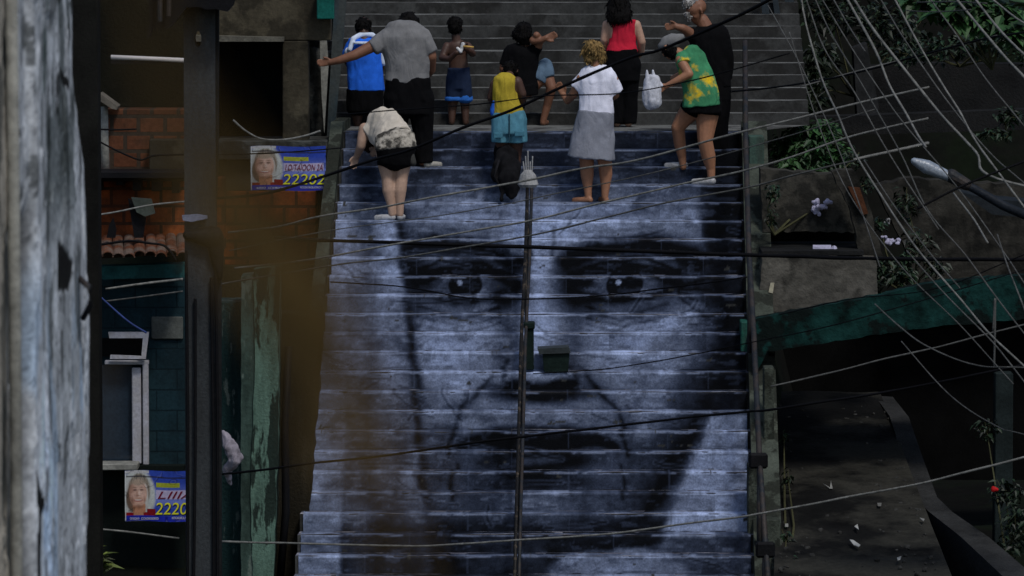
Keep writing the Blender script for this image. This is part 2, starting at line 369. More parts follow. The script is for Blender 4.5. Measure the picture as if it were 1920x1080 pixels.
for i, (Yr, zb, zt) in enumerate(STEPS):
    NXS, NZS = 430, 9; a, b = xl(Yr)+.01, xr(Yr)-.01; ph = i*3.7
    hole = []
    def fn(U, V):
        x = a+(b-a)*U
        top = .008*(fbm(x*4+ph, x*0+ph, 4)-.5)*2-.007*ss(fbm(x*7+ph*3, x*0+2*ph, 4), .62, .70)
        bot = .006*ss(fbm(x*5+ph*5, x*0+ph+50, 4), .60, .68)
        y = Yr-.010-.008*fbm(x*5+ph, V*1.5+ph, 4)-.004*np.sin(x*5.7+ph)-.003*V
        k = np.clip((V*(NZS+3)-NZS)/3, 0, 1); W = np.clip(V*(NZS+3)/NZS, 0, 1)
        z = zb+bot*(1-W)+(zt-zb-.003+top)*W; z = np.where(k > 0, zt+.004+.004*fbm(x*6+ph, k*3+ph, 3)-.003*(1-k)+top*.4*(1-k), z); dpt = TREAD*(.62+.36*fbm(x*2.5+ph*7, x*0+ph, 4)-.25*ss(fbm(x*5+ph*2, x*0+9+ph, 4), .58, .66))
        return x, y+k*dpt, z
    me = grid_mesh(NXS, NZS+3, fn)
    cc = np.empty(len(me.vertices)*3, np.float32); me.vertices.foreach_get('co', cc); cc = cc.reshape(-1, 3)
    u = (cc[:, 0]-a)/(b-a); v = np.clip(cc[:, 2], zb, zt-.012)/1; v = (v-VBOT)/(VTOP-VBOT); v2 = v
    mx = (577+68*v2)+u*(828-93*v2); my = 1098-(1098-268)*(v2+.055*v2*(1-v2))
    shx = np.floor((cc[:, 0]+(i % 2)*.4)/.92)
    t = mural(mx+9*(np.abs(np.sin(shx*37.7+i*11.1)*951.3) % 1-.5), my+7*(np.abs(np.sin(shx*17.3+i*5.1)*733.1) % 1-.5))
    sheet = np.floor((cc[:, 0]+ (i % 2)*.4)/.92); jit = .78+.40*np.abs(np.sin(sheet*12.9+i*78.2)*43758.5 % 1)
    seam = np.abs(((cc[:, 0]+(i % 2)*.4)/.92) % 1-.5); t = t*jit; t = np.where(seam > .494, t*.7+.08, t)
    for c in CRE:
        d = seg_d(mx, my, c); t = t*(1-.55*gauss(d, 2.4))+.10*gauss(np.abs(d-4), 1.8)
    vv = (cc[:, 2]-zb)/(zt-zb); onT = (cc[:, 1] > Yr+.012); vv = np.where(onT, 1.4, vv); t = np.where(onT, t*(.55+.9*fbm(mx/26, my*0+i*4.1, 4)), t); t = t*(1-.14*gauss(vv, .10)); front = onT & (cc[:, 1] < Yr+.085); wl = ss(fbm(mx/70+3, my*0+i*5.7, 5), .40, .56); t = np.where(front, t+.30*wl+.03, t)+.38*gauss(vv-.97, .05)*ss(fbm(mx/40, my*0+i*3.3, 4), .45, .6)-.3*t*gauss(vv-.9, .05)*ss(fbm(mx/30+60, my*0+i*2.3, 4), .5, .6)  # worn nosing edges painted brighter as step highlights; riser foot toned darker
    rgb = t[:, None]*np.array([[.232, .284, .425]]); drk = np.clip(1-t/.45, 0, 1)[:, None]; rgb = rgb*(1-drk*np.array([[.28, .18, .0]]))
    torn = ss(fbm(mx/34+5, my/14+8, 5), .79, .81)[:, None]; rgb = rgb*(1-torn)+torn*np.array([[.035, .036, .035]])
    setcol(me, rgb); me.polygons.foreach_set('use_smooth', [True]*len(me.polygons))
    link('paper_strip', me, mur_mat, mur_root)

# ------------------------------------------------------------------ ground
gm = M('dark_earth', (.0035, .0036, .003), rough=.95, var=.6, scale=.8, col2=(.004, .007, .003), s2=.6, amt=.8, bump=.8, bs=8)
def gz(x, y):
    s = Z0-.7+np.clip(y-Y0, 0, 6.3)*.6+np.clip(y-Y0-7, 0, 8)*.48+np.clip(y-66, 0, 200)*.55
    s = s-ss(x, 2.45, 3.0)*(3.2*(1-ss(y, 67, 75)))-ss(x, 3.0, 3.2)*np.clip(y-58, 0, 8)*.45-ss(-x, 2.0, 2.6)*2.2*(1-ss(y, 62, 68)); s = s-np.clip(Y0-y, 0, 70)*.18
    return s+.25*(fbm(x*.5+9, y*.5+3, 4)-.5)
def gfn(U, V):
    x = (U-.5)*2; x = np.sign(x)*np.abs(x)**2.2*130; y = -30+V*240+0*U; return x, y, gz(x, y)
gme = grid_mesh(150, 220, gfn); gme.polygons.foreach_set('use_smooth', [True]*len(gme.polygons)); tag(link('ground', gme, gm), kind='structure')

# ------------------------------------------------------------------ stair side walls, handrails
grey_green = M('grey_green_plaster', (.05, .058, .046), var=.5, scale=2.5, col2=(.018, .02, .016), s2=3.2, amt=.9, bump=.6, edge=.02)
teal_paint = M('teal_paint', (.012, .085, .062), var=.5, scale=3, col2=(.03, .045, .04), s2=3, amt=.85, bump=.4)
pale_teal = M('pale_teal_paint', (.05, .095, .076), var=.4, scale=3, col2=(.03, .038, .032), s2=3, amt=.8, streak=.35, bump=.4)
steel_dark = M('dark_steel', (.012, .014, .017), rough=.6, var=.4, scale=6, col2=(.05, .032, .02), s2=8, amt=.4, spec=.25)
steel_grey = M('grey_steel', (.04, .05, .056), rough=.5, var=.4, scale=4, spec=.5)
black = M('black_plastic', (.006, .006, .007), rough=.55, var=.3)
def slope_wall(name, x0, x1, Ya, Yb, over, mat, label, cat='wall', bottom=-2.):
    mb = MB(); n_ = 40
    def zt(Y): return (Z0+RISE+(Y-Y0)/TREAD*RISE if Y < YT else ZT)+over
    rows = []
    for i in range(n_+1):
        Y = Ya+(Yb-Ya)*i/n_; a, b = x0(Y), x1(Y); z = zt(Y)+.012*noise.noise(Vector((Y*3, x0(Y), 0)))
        rows.append([mb.bm.verts.new(p) for p in ((a, Y, zt(Y)+bottom), (a, Y, z), (b, Y, z+.008*noise.noise(Vector((Y*5, 3, 1)))), (b, Y, zt(Y)+bottom))])
    for r, s in zip(rows, rows[1:]):
        for k in range(4): mb.bm.faces.new((r[k], s[k], s[(k+1) % 4], r[(k+1) % 4]))
    mb.bm.faces.new(rows[0]); mb.bm.faces.new(rows[-1][::-1]); bmesh.ops.recalc_face_normals(mb.bm, faces=mb.bm.faces)
    o = mb.make(name, mat, origin=(x0(Ya), Ya, zt(Ya)-1)); tag(o, label, cat); return o
slope_wall('stair_wall', lambda Y: xr(Y)+.015, lambda Y: xr(Y)+.265, 50.2, YT+.3, .10, grey_green, 'stained grey green concrete kerb wall along the right edge of the portrait stairs')
slope_wall('stair_wall', lambda Y: xl(Y)-.135, lambda Y: xl(Y)-.015, 55.0, YT+1.0, .10, grey_green, 'narrow grey green concrete kerb wall along the left edge of the portrait stairs')
for (x0, y0, x1, y1, Y, lab) in ((1404, 256, 1433, 462, 57.0, 'tall pale teal painted block beside the upper right handrail'), (1389, 604, 1412, 674, 54.6, 'small bright teal painted block on the right kerb wall'), (1414, 640, 1442, 690, 54.4, 'dark teal painted block right of the handrail under the teal beam')):
    tag(MB().pbox(x0, y0, x1, y1, Y, .35).make('wall_block', pale_teal if y0 < 300 else teal_paint, origin=at(x0, y1, Y)), lab, 'wall block')
for (x0, y0, x1, y1, Y, lab) in ((1402, 874, 1425, 1100, 52.2, 'yellowish grey concrete block at the foot of the right handrail'), (1432, 690, 1452, 860, 53.2, 'narrow rough grey concrete post right of the handrail, below the teal blocks'), (1436, 975, 1463, 1100, 51.8, 'low grey concrete post right of the handrail, at the bottom of the picture')):
    tag(MB().pbox(x0, y0, x1, y1, Y, .3).make('concrete_post', grey_green, origin=at(x0, y1, Y)), lab, 'post')
def rail(name, path, r, label, posts=(), mat=steel_dark, clamps=()):
    P = [at(*p) for p in path]
    t = thing(name, P[0], label, 'handrail')
    MB().tube(P, r, 8).make('pipe', mat, t, smooth=True)
    for (px, py, Y, hgt) in posts:
        p = at(px, py, Y); MB().tube([p, p-Vector((0, 0, hgt))], r*.9, 8).make('post', mat, t, smooth=True)
    for (px, py, Y) in clamps:
        p = at(px, py, Y); MB().box(p-Vector((.09, .03, .07)), p+Vector((.08, .05, .07)), .02).make('clamp', black, t)
    return t
hp = [over(*q) for q in ((1397, 78, 1.0), (1398, 250, .9), (1404, 470, .9), (1414, 640, .9), (1424, 860, .9), (1441, 1100, .9))]
rail('handrail', hp, .026, 'dark steel handrail climbing the right edge of the portrait stairs', posts=[(*hp[0], 1.1), (*over(1406, 500, .9), 1.0), (*hp[4], 1.0), (*over(1434, 1010, .9), 1.0)], clamps=[over(1423, 864, .95), over(1436, 1031, .95)])
mp_ = [over(*q) for q in ((965, 1100, .9), (968, 960, .9), (974, 760, .9), (977, 640, .9), (985, 480, .9), (989, 345, .9))]
cr = rail('handrail', mp_, .0155, 'rusty dark handrail running up the middle of the portrait stairs', posts=[(*over(966, 1030, .9), 1.), (*over(973, 790, .9), 1.), (*over(979, 600, .9), 1.), (*over(986, 470, .9), 1.), (*over(989, 350, .9), 1.)],
     mat=M('rusty_dark_steel', (.006, .005, .004), rough=.55, var=.6, scale=9, col2=(.10, .075, .05), s2=14, amt=.7, thr=.60, spec=.2))
MB().tube([at(*over(q[0]+8, q[1]+3, .45)) for q in mp_], .016, 6).make('lower_pipe', steel_dark, cr, smooth=True)
# lamp fixed to the end of the middle handrail
LY = mp_[-1][2]; p = at(990, 352, LY); lt = thing('stair_lamp', p, 'pale grey shaded lamp fitting hanging at the top of the middle handrail', 'lamp')
lmat = M('pale_lamp_metal', (.26, .26, .26), rough=.5, var=.4, scale=10)
mb = MB(); a = at(990, 332, LY)
for (z0_, z1_, r0, r1) in ((-.10, -.07, .075, .10), (-.07, .02, .10, .075), (.02, .07, .075, .03)): mb.tube([a+Vector((0, 0, z0_)), a+Vector((0, 0, z1_))], [r0, r1], 14)
mb.make('lamp_shade', lmat, lt)
mb = MB()
for k in range(5): q = at(983+k*3.6, 322, LY); mb.tube([q, q+Vector((.004*k-.01, 0, .10+.05*((k*7) % 3)))], .007, 5)
mb.make('stem', lmat, lt)
# green box and bin on the steps
dg_paint = M('dark_green_paint', (.007, .014, .012), rough=.6, var=.4, scale=4)
Yb, zb_ = stand(698)
b = thing('green_bin', at(1040, 697, Yb-.12), 'dark green square bin with a rim, standing on the steps right of the middle handrail', 'bin')
MB().prism([(1017, 662), (1068, 662), (1065, 697), (1020, 697)], Yb-.14, .22).make('bin_body', dg_paint, b)
MB().prism([(1008, 654), (1066, 651), (1070, 662), (1011, 664)], Yb-.165, .27).make('rim', M('grey_green_plastic', (.03, .036, .038), rough=.5), b)
b = thing('meter_box', at(993, 697, Yb-.1), 'narrow dark green upright box against the middle handrail beside the bin', 'box')
MB().pbox(984, 618, 1001, 694, Yb-.12, .16).make('box_body', dg_paint, b); MB().pbox(982, 605, 1003, 617, Yb-.14, .2).make('lid', dg_paint, b)

# ------------------------------------------------------------------ left buildings
olive = M('dark_olive_plaster', (.014, .013, .008), var=.5, scale=1.2, col2=(.006, .006, .004), s2=1.0, amt=.9, bump=.5)
beige = M('beige_plaster', (.058, .050, .034), var=.5, scale=1.6, col2=(.024, .021, .015), s2=2.2, amt=.85, bump=.5, bs=20, edge=.03)
rough_grey = M('crumbling_concrete', (.058, .061, .057), var=.6, scale=4, col2=(.022, .022, .02), s2=5, amt=.9, bump=1., bs=14)
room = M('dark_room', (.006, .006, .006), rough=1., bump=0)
orange = Mbrick('orange_hollow_brick', (.20, .046, .012), (.27, .07, .02), (.045, .024, .014), .24, .17, .016, dirt=(.05, .018, .01), damt=.75, thr=.5)
brown_brick = Mbrick('dull_brown_brick', (.075, .030, .016), (.11, .045, .024), (.04, .03, .022), .26, .17, .02, damt=.6)
teal_block = Mbrick('blue_teal_block', (.009, .025, .034), (.013, .031, .038), (.006, .015, .02), .40, .20, .008, dirt=(.006, .012, .015), damt=.6)
dteal = M('dark_green_wall', (.006, .009, .008), var=.5, scale=2, col2=(.006, .009, .008), s2=2, amt=.8)
white_al = M('white_window_frame', (.34, .34, .38), rough=.45, var=.15, scale=6, col2=(.28, .27, .26), s2=7, amt=.5)
pale_conduit = M('pale_conduit', (.20, .20, .18), rough=.6, var=.4, scale=8)
glass = M('dark_glass', (.012, .022, .035), rough=.12, var=.2, spec=.6, bump=0)
t = thing('brick_house', at(250, 1090, 55.5), 'narrow brick and teal house behind the concrete pole with a white window and tiled eaves', 'house')
MB().pbox(120, -30, 346, 205, 57, .5).make('upper_wall', olive, t)
MB().pbox(120, 205, 346, 334, 56.6, .4).make('brick_wall', brown_brick, t)
MB().pbox(280, 262, 346, 328, 56.3, .25).make('plaster_patch', beige, t)
MB().pbox(150, 334, 420, 470, 56.2, .4).make('brick_wall', orange, t)
mb = MB(); mb.pbox(163, 322, 346, 335, 55.7, .5); mb.pbox(150, 335, 346, 340, 55.9, .4); mb.make('ledge', black, t)
for k in range(5):
    x0 = 178+k*36+random.uniform(-4, 4); MB().pbox(x0, 336, x0+random.uniform(12, 22), 347+random.uniform(0, 16), 55.95, .2).make('rafter_end', black, t)
MB().tube([at(194, 200, 56.4), at(195, 268, 56.4), at(199, 332, 56.4)], .045, 10).make('drain_pipe', pale_conduit, t, smooth=True)
MB().prism([(181, 178), (187, 175), (221, 200), (219, 206), (210, 204), (182, 186)], 56.2, .4).make('rafter', M('grey_weathered_wood', (.10, .09, .075), var=.5, scale=6), t)
tile = M('clay_roof_tile', (.10, .038, .02), var=.5, scale=6, col2=(.12, .11, .095), s2=5, amt=.6, bump=.6)
tr = MB().prism([(165, 462), (346, 452), (346, 476), (165, 486)], 55.9, .45).make('eaves', M('dark_eaves_timber', (.03, .02, .014), var=.5), t)
for k in range(9):
    cx = 182+k*20; mb = MB(); arc = []
    p0 = at(cx, 482-k*.6+random.uniform(-3, 3), 55.3); p1 = at(cx+random.uniform(-3, 3), 448-k*.6, 56.1)
    rr = m(11.5, 55.5); n_ = 7
    ring = lambda p, r: [p+Vector((math.cos(math.pi*i/(n_-1))*r, 0, math.sin(math.pi*i/(n_-1))*r*.75)) for i in range(n_)]
    A, B, A2, B2 = ring(p0, rr), ring(p1, rr*.85), ring(p0, rr*.82), ring(p1, rr*.68)
    vs = [[mb.bm.verts.new(q) for q in R] for R in (A, B, A2, B2)]
    for i in range(n_-1):
        mb.bm.faces.new((vs[0][i], vs[0][i+1], vs[1][i+1], vs[1][i])); mb.bm.faces.new((vs[2][i], vs[3][i], vs[3][i+1], vs[2][i+1])); mb.bm.faces.new((vs[0][i], vs[2][i], vs[2][i+1], vs[0][i+1]))
    mb.make('roof_tile', tile, t, smooth=False)
MB().prism([(186, 500), (346, 494), (346, 520), (192, 524)], 55.6, .25).make('teal_beam', M('teal_beam_paint', (.02, .085, .085), var=.5, scale=3, col2=(.01, .03, .03), s2=3, amt=.8), t)
MB().pbox(150, 521, 346, 872, 56, .4).make('teal_wall', teal_block, t)
MB().pbox(284, 594, 343, 636, 55.97, .06).make('bare_block_patch', M('grey_block', (.06, .065, .06), var=.4), t)
MB().pbox(150, 872, 346, 1100, 55.9, .4).make('lower_wall', dteal, t)
fr = MB()
for (x0, y0, x1, y1) in ((268, 682, 278, 872), (248, 690, 264, 870), (196, 676, 279, 684)): fr.pbox(x0, y0, x1, y1, 55.9, .08)
win = fr.make('window', white_al, t)
MB().pbox(166, 684, 248, 872, 55.98, .03, 0).make('pane', glass, win)
fr = MB(); fr.prism([(203, 623), (279, 623), (278, 634), (205, 634)], 55.8, .06); fr.prism([(268, 634), (278, 634), (273, 673), (265, 668)], 55.8, .06); fr.prism([(207, 666), (265, 668), (273, 673), (206, 673)], 55.8, .06)
sash = fr.make('window', white_al, t); sash['label'] = 'small white top-hung window sash standing open'
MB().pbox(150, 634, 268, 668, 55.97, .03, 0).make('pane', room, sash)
MB().pbox(168, 870, 258, 882, 55.6, .3).make('sill', pale_conduit, t)
tp = thing('tarp', at(266, 402, 55.6), 'dark grey green plastic sheet scrap hanging in front of the orange bricks', 'tarp')
mb = MB(); mb.prism([(246, 370), (284, 373), (291, 400), (272, 406), (256, 398)], 55.55, .03); mb.make('sheet', M('grey_green_sheet', (.045, .055, .048), rough=.6, var=.4), tp)
mb = MB(); mb.prism([(240, 372), (254, 380), (262, 402), (274, 408), (268, 446), (252, 446), (246, 410)], 55.62, .05); mb.prism([(204, 424), (212, 408), (218, 430), (216, 446), (200, 446)], 55.6, .05); mb.make('torn_edge', black, tp)
# concrete house with the dark opening
t = thing('concrete_house', at(500, 700, 56), 'beige plastered house with a black unglazed opening above orange bricks', 'house')
mb = MB(); mb.pbox(346, -40, 620, 76, 57.5, .4); mb.make('wall', beige, t)
mb = MB(); mb.pbox(346, 76, 408, 265, 57.52, .4, 0); mb.make('side_wall', olive, t)
mb = MB(); mb.pbox(530, 77, 578, 265, 57.48, .4); mb.make('pillar', beige, t)
mb = MB()
for k in range(34):
    x = random.uniform(586, 616); y = 96+k*5.4; s = random.uniform(9, 15)
    mb.hull((at(x, y, 58.94), m(s, 57), .05), (at(x+random.uniform(-6, 6), y+random.uniform(6, 26), 58.96), m(s*.8, 57), .05))
link('broken_render', mb.remesh(.02, 0, .035, 12), rough_grey, t)
mb = MB(); mb.pbox(578, 77, 624, 300, 59.0, .4); mb.make('corner_pillar', rough_grey, t)
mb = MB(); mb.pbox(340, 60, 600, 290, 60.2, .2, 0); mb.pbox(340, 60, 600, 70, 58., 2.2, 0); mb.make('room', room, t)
MB().prism([(346, 66), (532, 70), (532, 78), (346, 78)], 57.3, .3).make('lintel', M('pale_lintel', (.10, .095, .078), var=.4, scale=3, bump=.5), t)
mb = MB(); mb.pbox(346, 264, 614, 300, 57.3, .9); mb.make('floor_slab', rough_grey, t)
MB().pbox(346, 300, 590, 358, 57.4, .5).make('parapet', beige, t)
MB().pbox(404, 358, 592, 497, 57.35, .5).make('brick_wall', orange, t)
MB().pbox(346, 497, 600, 760, 57.3, .5).make('lower_wall', M('brown_stained_plaster', (.024, .019, .010), var=.5, scale=1.5, bump=.5), t)
MB().pbox(594, -20, 626, 36, 57.25, .2).make('painted_panel', M('deep_teal_panel', (.008, .085, .07), var=.3, scale=4), t)
tp = thing('slanted_post', at(590, 600, 56.8), 'grey slanted steel post between the beige house and the stairs', 'post')
MB().prism([(628, -20), (651, -20), (640, 120), (622, 300), (604, 560), (590, 600), (594, 420), (612, 270), (622, 90)], 58.75, .10).make('post_body', M('slate_painted_post', (.030, .042, .048), rough=.6, var=.45, scale=3, col2=(.055, .06, .056), s2=4, amt=.7, streak=.3), tp)
MB().prism([(598, 30), (609, 26), (616, 120), (608, 250), (603, 180)], 58.68, .05).make('peeled_strip', pale_conduit, tp)
# lower left walls
tag(MB().jag([(476, 505), (524, 500), (523, 700), (520, 860), (512, 1100), (474, 1100), (470, 900), (478, 700)], 52.0, .5, 1.2, 20).make('green_wall', M('flaking_green_plaster', (.085, .145, .112), var=.5, scale=7, col2=(.012, .018, .015), s2=3.2, amt=.95, streak=.25, bump=.5, thr=.505, edge=.012), origin=at(490, 1100, 52)), 'pale green flaking plaster wall end beside the stairs', 'wall')
tag(MB().jag([(452, 520), (480, 515), (481, 700), (474, 900), (478, 1100), (452, 1100)], 52.02, .45, 1., 20).make('stained_wall', M('stained_green_plaster', (.035, .058, .048), var=.6, scale=6, col2=(.10, .13, .11), s2=7, amt=.8, thr=.58, streak=.25, bump=.5, bs=18, edge=.012), origin=at(466, 1100, 52.1)), 'narrow dark stained plaster strip between the teal wall and the pale green wall', 'wall')
tag(MB().pbox(403, 566, 458, 1100, 52.3, .5).make('teal_wall', M('dark_teal_plaster', (.010, .026, .026), var=.6, scale=3, col2=(.07, .09, .083), s2=8, amt=.8, streak=.25, thr=.57, bump=.8, edge=.015), origin=at(430, 1100, 52.3)), 'dark teal stained wall beside the concrete pole', 'wall')
tag(MB().jag([(523, 590), (604, 594), (600, 700), (584, 890), (572, 1100), (515, 1100)], 52.6, .5).make('brown_wall', M('dark_brown_plaster', (.014, .012, .008), var=.5, scale=3, col2=(.03, .027, .02), s2=6, amt=.5, streak=.35, thr=.57, bump=.6), origin=at(550, 1100, 52.6)), 'dark brown stained wall at the left edge of the portrait stairs', 'wall')
mb = MB(); mb.tube([at(541, 650, 52.3), at(534, 800, 52.3), at(536, 960, 52.3), at(524, 1100, 52.3)], .035, 8); tag(mb.make('drain_pipe', black, smooth=True, origin=at(524, 1100, 52.3)), 'black vertical drain pipe on the brown wall left of the stairs', 'pipe')
# utility pole
t = thing('utility_pole', at(375, 1100, 46), 'tall grey concrete utility pole with an oval hole near its top', 'pole')
polem = M('pole_concrete', (.044, .049, .053), var=.4, scale=2.5, col2=(.014, .014, .014), s2=1.3, amt=.8, streak=.3, bump=.4)
mb = MB(); Yp = 46.
# shaft with an oval through-hole: faces bridged round the hole
L, R_ = at(344, 0, Yp).x, at(403, 0, Yp).x; cx_, cz_ = at(371, 73, Yp).x, at(371, 73, Yp).z; ex, ez = m(6.5, Yp), m(15, Yp)
zt_, zb2 = at(0, 12, Yp).z, at(0, 1110, Yp).z
for yy in (Yp, Yp+.2):
    o_ = []; i_ = []
    N = 24
    for k in range(N):
        a = 2*math.pi*k/N; i_.append(mb.bm.verts.new((cx_+ex*math.cos(a), yy, cz_+ez*math.sin(a))))
        ca, sa = math.cos(a), math.sin(a); f = 1/max(abs(ca), abs(sa)); X = ca*f; Z = sa*f
        o_.append(mb.bm.verts.new((cx_+(X*(R_-cx_) if X > 0 else X*(cx_-L)), yy, cz_+Z*.13)))
    for k in range(N): mb.bm.faces.new((i_[k], i_[(k+1) % N], o_[(k+1) % N], o_[k]))
    if yy == Yp: fi = i_
    else:
        for k in range(N): mb.bm.faces.new((fi[k], fi[(k+1) % N], i_[(k+1) % N], i_[k]))
for (za, zc) in ((zb2, cz_-.13), (cz_+.13, zt_)):
    for yy in (Yp, Yp+.2): mb.bm.faces.new([mb.bm.verts.new(q) for q in ((L, yy, za), (R_, yy, za), (R_, yy, zc), (L, yy, zc))])
for x in (L, R_): mb.bm.faces.new([mb.bm.verts.new(q) for q in ((x, Yp, zb2), (x, Yp+.2, zb2), (x, Yp+.2, zt_), (x, Yp, zt_))])
mb.bm.faces.new([mb.bm.verts.new(q) for q in ((L, Yp, zt_), (R_, Yp, zt_), (R_, Yp+.2, zt_), (L, Yp+.2, zt_))])
bmesh.ops.recalc_face_normals(mb.bm, faces=mb.bm.faces); mb.make('shaft', polem, t)
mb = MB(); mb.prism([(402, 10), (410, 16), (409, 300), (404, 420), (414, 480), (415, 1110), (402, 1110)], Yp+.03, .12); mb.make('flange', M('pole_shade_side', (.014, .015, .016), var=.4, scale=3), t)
mb = MB()
for (x0, x1, ya, yb) in ((349, 352, 470, 1110), (404, 408, 440, 1110), (396, 401, 520, 1110), (366, 363, 560, 1110)): mb.tube([at(x0, ya, Yp-.03), at((x0+x1)/2+2, (ya+yb)/2, Yp-.04), at(x1, yb, Yp-.03)], .012, 6)
mb.make('cable_run', black, t)
mb = MB(); mb.prism([(341, 404), (370, 402), (388, 405), (388, 410), (360, 416), (343, 414)], Yp-.06, .05); mb.make('plastic_tie', M('pale_blue_plastic', (.20, .22, .30), rough=.4), t)
mb = MB(); mb.hull((at(350, 440, Yp-.03), m(9, Yp), .06), (at(402, 446, Yp-.03), m(24, Yp), .07)); mb.hull((at(402, 446, Yp-.03), m(20, Yp), .06), (at(412, 520, Yp), m(6, Yp), .05)); link('cable_joint', mb.remesh(.015, 2, .01, 20), black, t)
# transformer seen at the top
t = thing('transformer', at(360, 40, 45.8), 'black ragged transformer casing at the top of the concrete pole', 'transformer')
mb = MB(); mb.prism([(275, -40), (445, -40), (436, 10), (426, 22), (404, 17), (388, 18), (372, 13), (350, 14), (330, 40), (312, 55), (296, 56), (284, 54), (279, 70), (274, 74), (281, 40)], 45.7, .28); mb.make('casing', black, t)
mb = MB(); mb.tube([at(300, -40, 45.6), at(300, 40, 45.6)], .02, 8); mb.tube([at(318, -40, 45.6), at(316, 30, 45.6)], .02, 8); mb.make('fin', steel_dark, t)
lp = thing('tube_lamp', at(276, 108, 50), 'white fluorescent tube lamp jutting out left of the concrete pole', 'lamp')
tube_m = M('white_tube', (.62, .58, .56), rough=.4, var=.1, fine=.05, bump=0)
MB().tube([at(208, 107, 47), at(346, 113, 47)], m(4.4, 47), 10).make('tube', tube_m, lp, smooth=True)
MB().box(at(208, 113, 47.02)-Vector((0, 0, .0)), at(346, 119, 47.06), .0).make('holder', steel_dark, lp)
tag(MB().pbox(126, -40, 182, 1110, 52, .4).make('dark_wall', M('black_wall_end', (.008, .008, .007), var=.5, scale=2), origin=at(150, 1100, 52)), 'black narrow wall end behind the peeling white wall', 'wall')  # even near-black tone over the whole wall end
# torn white rag
mb = MB(); mb.chain([(at(420, 812, 51.7), m(5, 51), .03), (at(432, 838, 51.6), m(15, 51), .05), (at(442, 862, 51.6), m(13, 51), .04), (at(424, 885, 51.7), m(7, 51), .03), (at(434, 908, 51.75), m(4, 51), .02)])
tag(link('rag', mb.remesh(.012, 2, .025, 16), M('white_rag_cloth', (.22, .20, .23), var=.3, scale=8), origin=at(432, 900, 51.8)), 'crumpled white rag hanging on the dark teal wall beside the pole', 'rag')

# peeling foreground wall: a real wall seen at a grazing angle
XW = -1.76
def wy(px): return -XW*FPX/(960-px)
def wall_fn(U, V):
    Y = 17.5+U*(24.05-17.5); Z = -9+0*V
    Z = np.where(V < .04, -9+V/.04*12.4, 3.4+(V-.04)/.96*3.3)
    px = 960+XW*FPX/Y; py = 540-FPX*(Y*ST+(Z-ZC)*CT)/(Y*CT-(Z-ZC)*ST)
    x = XW+.010*ss(fbm(Y*2.3, Z*1.7+5, 6), .50, .54)+.05*(fbm(Y*.9+4, Z*.6, 5)-.5)
    def dent(pts, dp):
        ins = np.zeros(px.shape, bool); n_ = len(pts)
        for i in range(n_):
            (x1, y1), (x2, y2) = pts[i], pts[(i+1) % n_]
            ins ^= ((y1 > py) != (y2 > py)) & (px < (x2-x1)*(py-y1)/(y2-y1+1e-9)+x1)
        return ins*dp
    d = dent([(58, 350), (86, 385), (62, 435)], .1)+dent([(106, 440), (128, 490), (126, 520), (122, 545), (106, 545)], .08)+dent([(60, 628), (82, 664), (70, 720), (60, 712)], .1)+dent([(6, 150), (30, 250), (24, 265), (8, 268)], .12)+dent([(58, 310), (74, 360), (58, 362)], .08)
    x = x-d*.06-.035*ss(px, 12, 16)*(1-ss(px, 40, 44))*ss(py, 350, 440)
    x = x+.035*ss(px, 40, 42)*(1-ss(px, 58, 62))
    x = x-.25*(1-ss(24.05-Y, 0, .03))-ss(px-128-28*ss(py, 60, 380), 0, 6)*.06
    return x, Y, Z
wme = grid_mesh(420, 260, wall_fn); wc = np.empty(len(wme.vertices)*3, np.float32); wme.vertices.foreach_get('co', wc); wc = wc.reshape(-1, 3)
px = 960+XW*FPX/wc[:, 1]; Yw, Zw = wc[:, 1], wc[:, 2]; py = 540-FPX*(Yw*ST+(Zw-ZC)*CT)/(Yw*CT-(Zw-ZC)*ST)
g = .44+.30*(fbm(Yw*1.5, Zw*.7, 5)-.5)+.10*(fbm(Yw*6, Zw*9, 4)-.5)
rgb = g[:, None]*np.array([[.93, .98, 1.04]])
top = (1-ss(py, 330, 480))*ss(px, 58, 64); fl = ss(fbm(Yw*3.6+3, Zw*2.0+8, 7), .495, .508)*ss(px, 58, 64)*(.25+.75*top)
rgb = rgb*(1-.78*fl[:, None])+fl[:, None]*.78*np.array([[.085, .105, .105]])
gs = gauss(px-76, 7)*ss(py, 30, 70)*(1-ss(py, 165, 185))*ss(fbm(Yw*9, Zw*2.5, 4), .42, .5); rgb = rgb*(1-.75*gs[:, None])+.75*gs[:, None]*np.array([[.015, .05, .035]])
bl = ss(fbm(Yw*7+33, Zw*4+8, 5), .66, .70)*top; rgb = rgb*(1-.85*bl[:, None])
vs_ = fbm(px/5.5+3, py/420+9, 4); rgb = rgb*(.62+.76*vs_)[:, None]; ck = gauss(fbm(px/16+50, py/70+4, 5)-.5, .012)*ss(px, 44, 60); rgb = rgb*(1-.6*ck[:, None]); bw = ss(fbm(px/9+80, py/300, 4), .55, .68)*ss(py, 420, 620); rgb = rgb*(1+bw[:, None]*np.array([[-.06, .10, .28]])); cre = (1-ss(px, 11, 14)); rgb = rgb*(1-cre[:, None])+cre[:, None]*np.array([[.33, .30, .25]])*(.8+.4*fbm(Yw*9, Zw*5))[:, None]
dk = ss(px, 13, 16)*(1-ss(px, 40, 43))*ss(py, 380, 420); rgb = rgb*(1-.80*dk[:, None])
lo = ss(py, 560, 760)*gauss(px-72, 10); rgb = rgb*(1+.3*lo[:, None]*np.array([[-.1, .2, .8]]))
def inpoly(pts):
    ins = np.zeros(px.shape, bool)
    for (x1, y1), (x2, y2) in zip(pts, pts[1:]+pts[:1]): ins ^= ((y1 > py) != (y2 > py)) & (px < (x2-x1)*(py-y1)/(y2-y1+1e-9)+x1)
    return ins
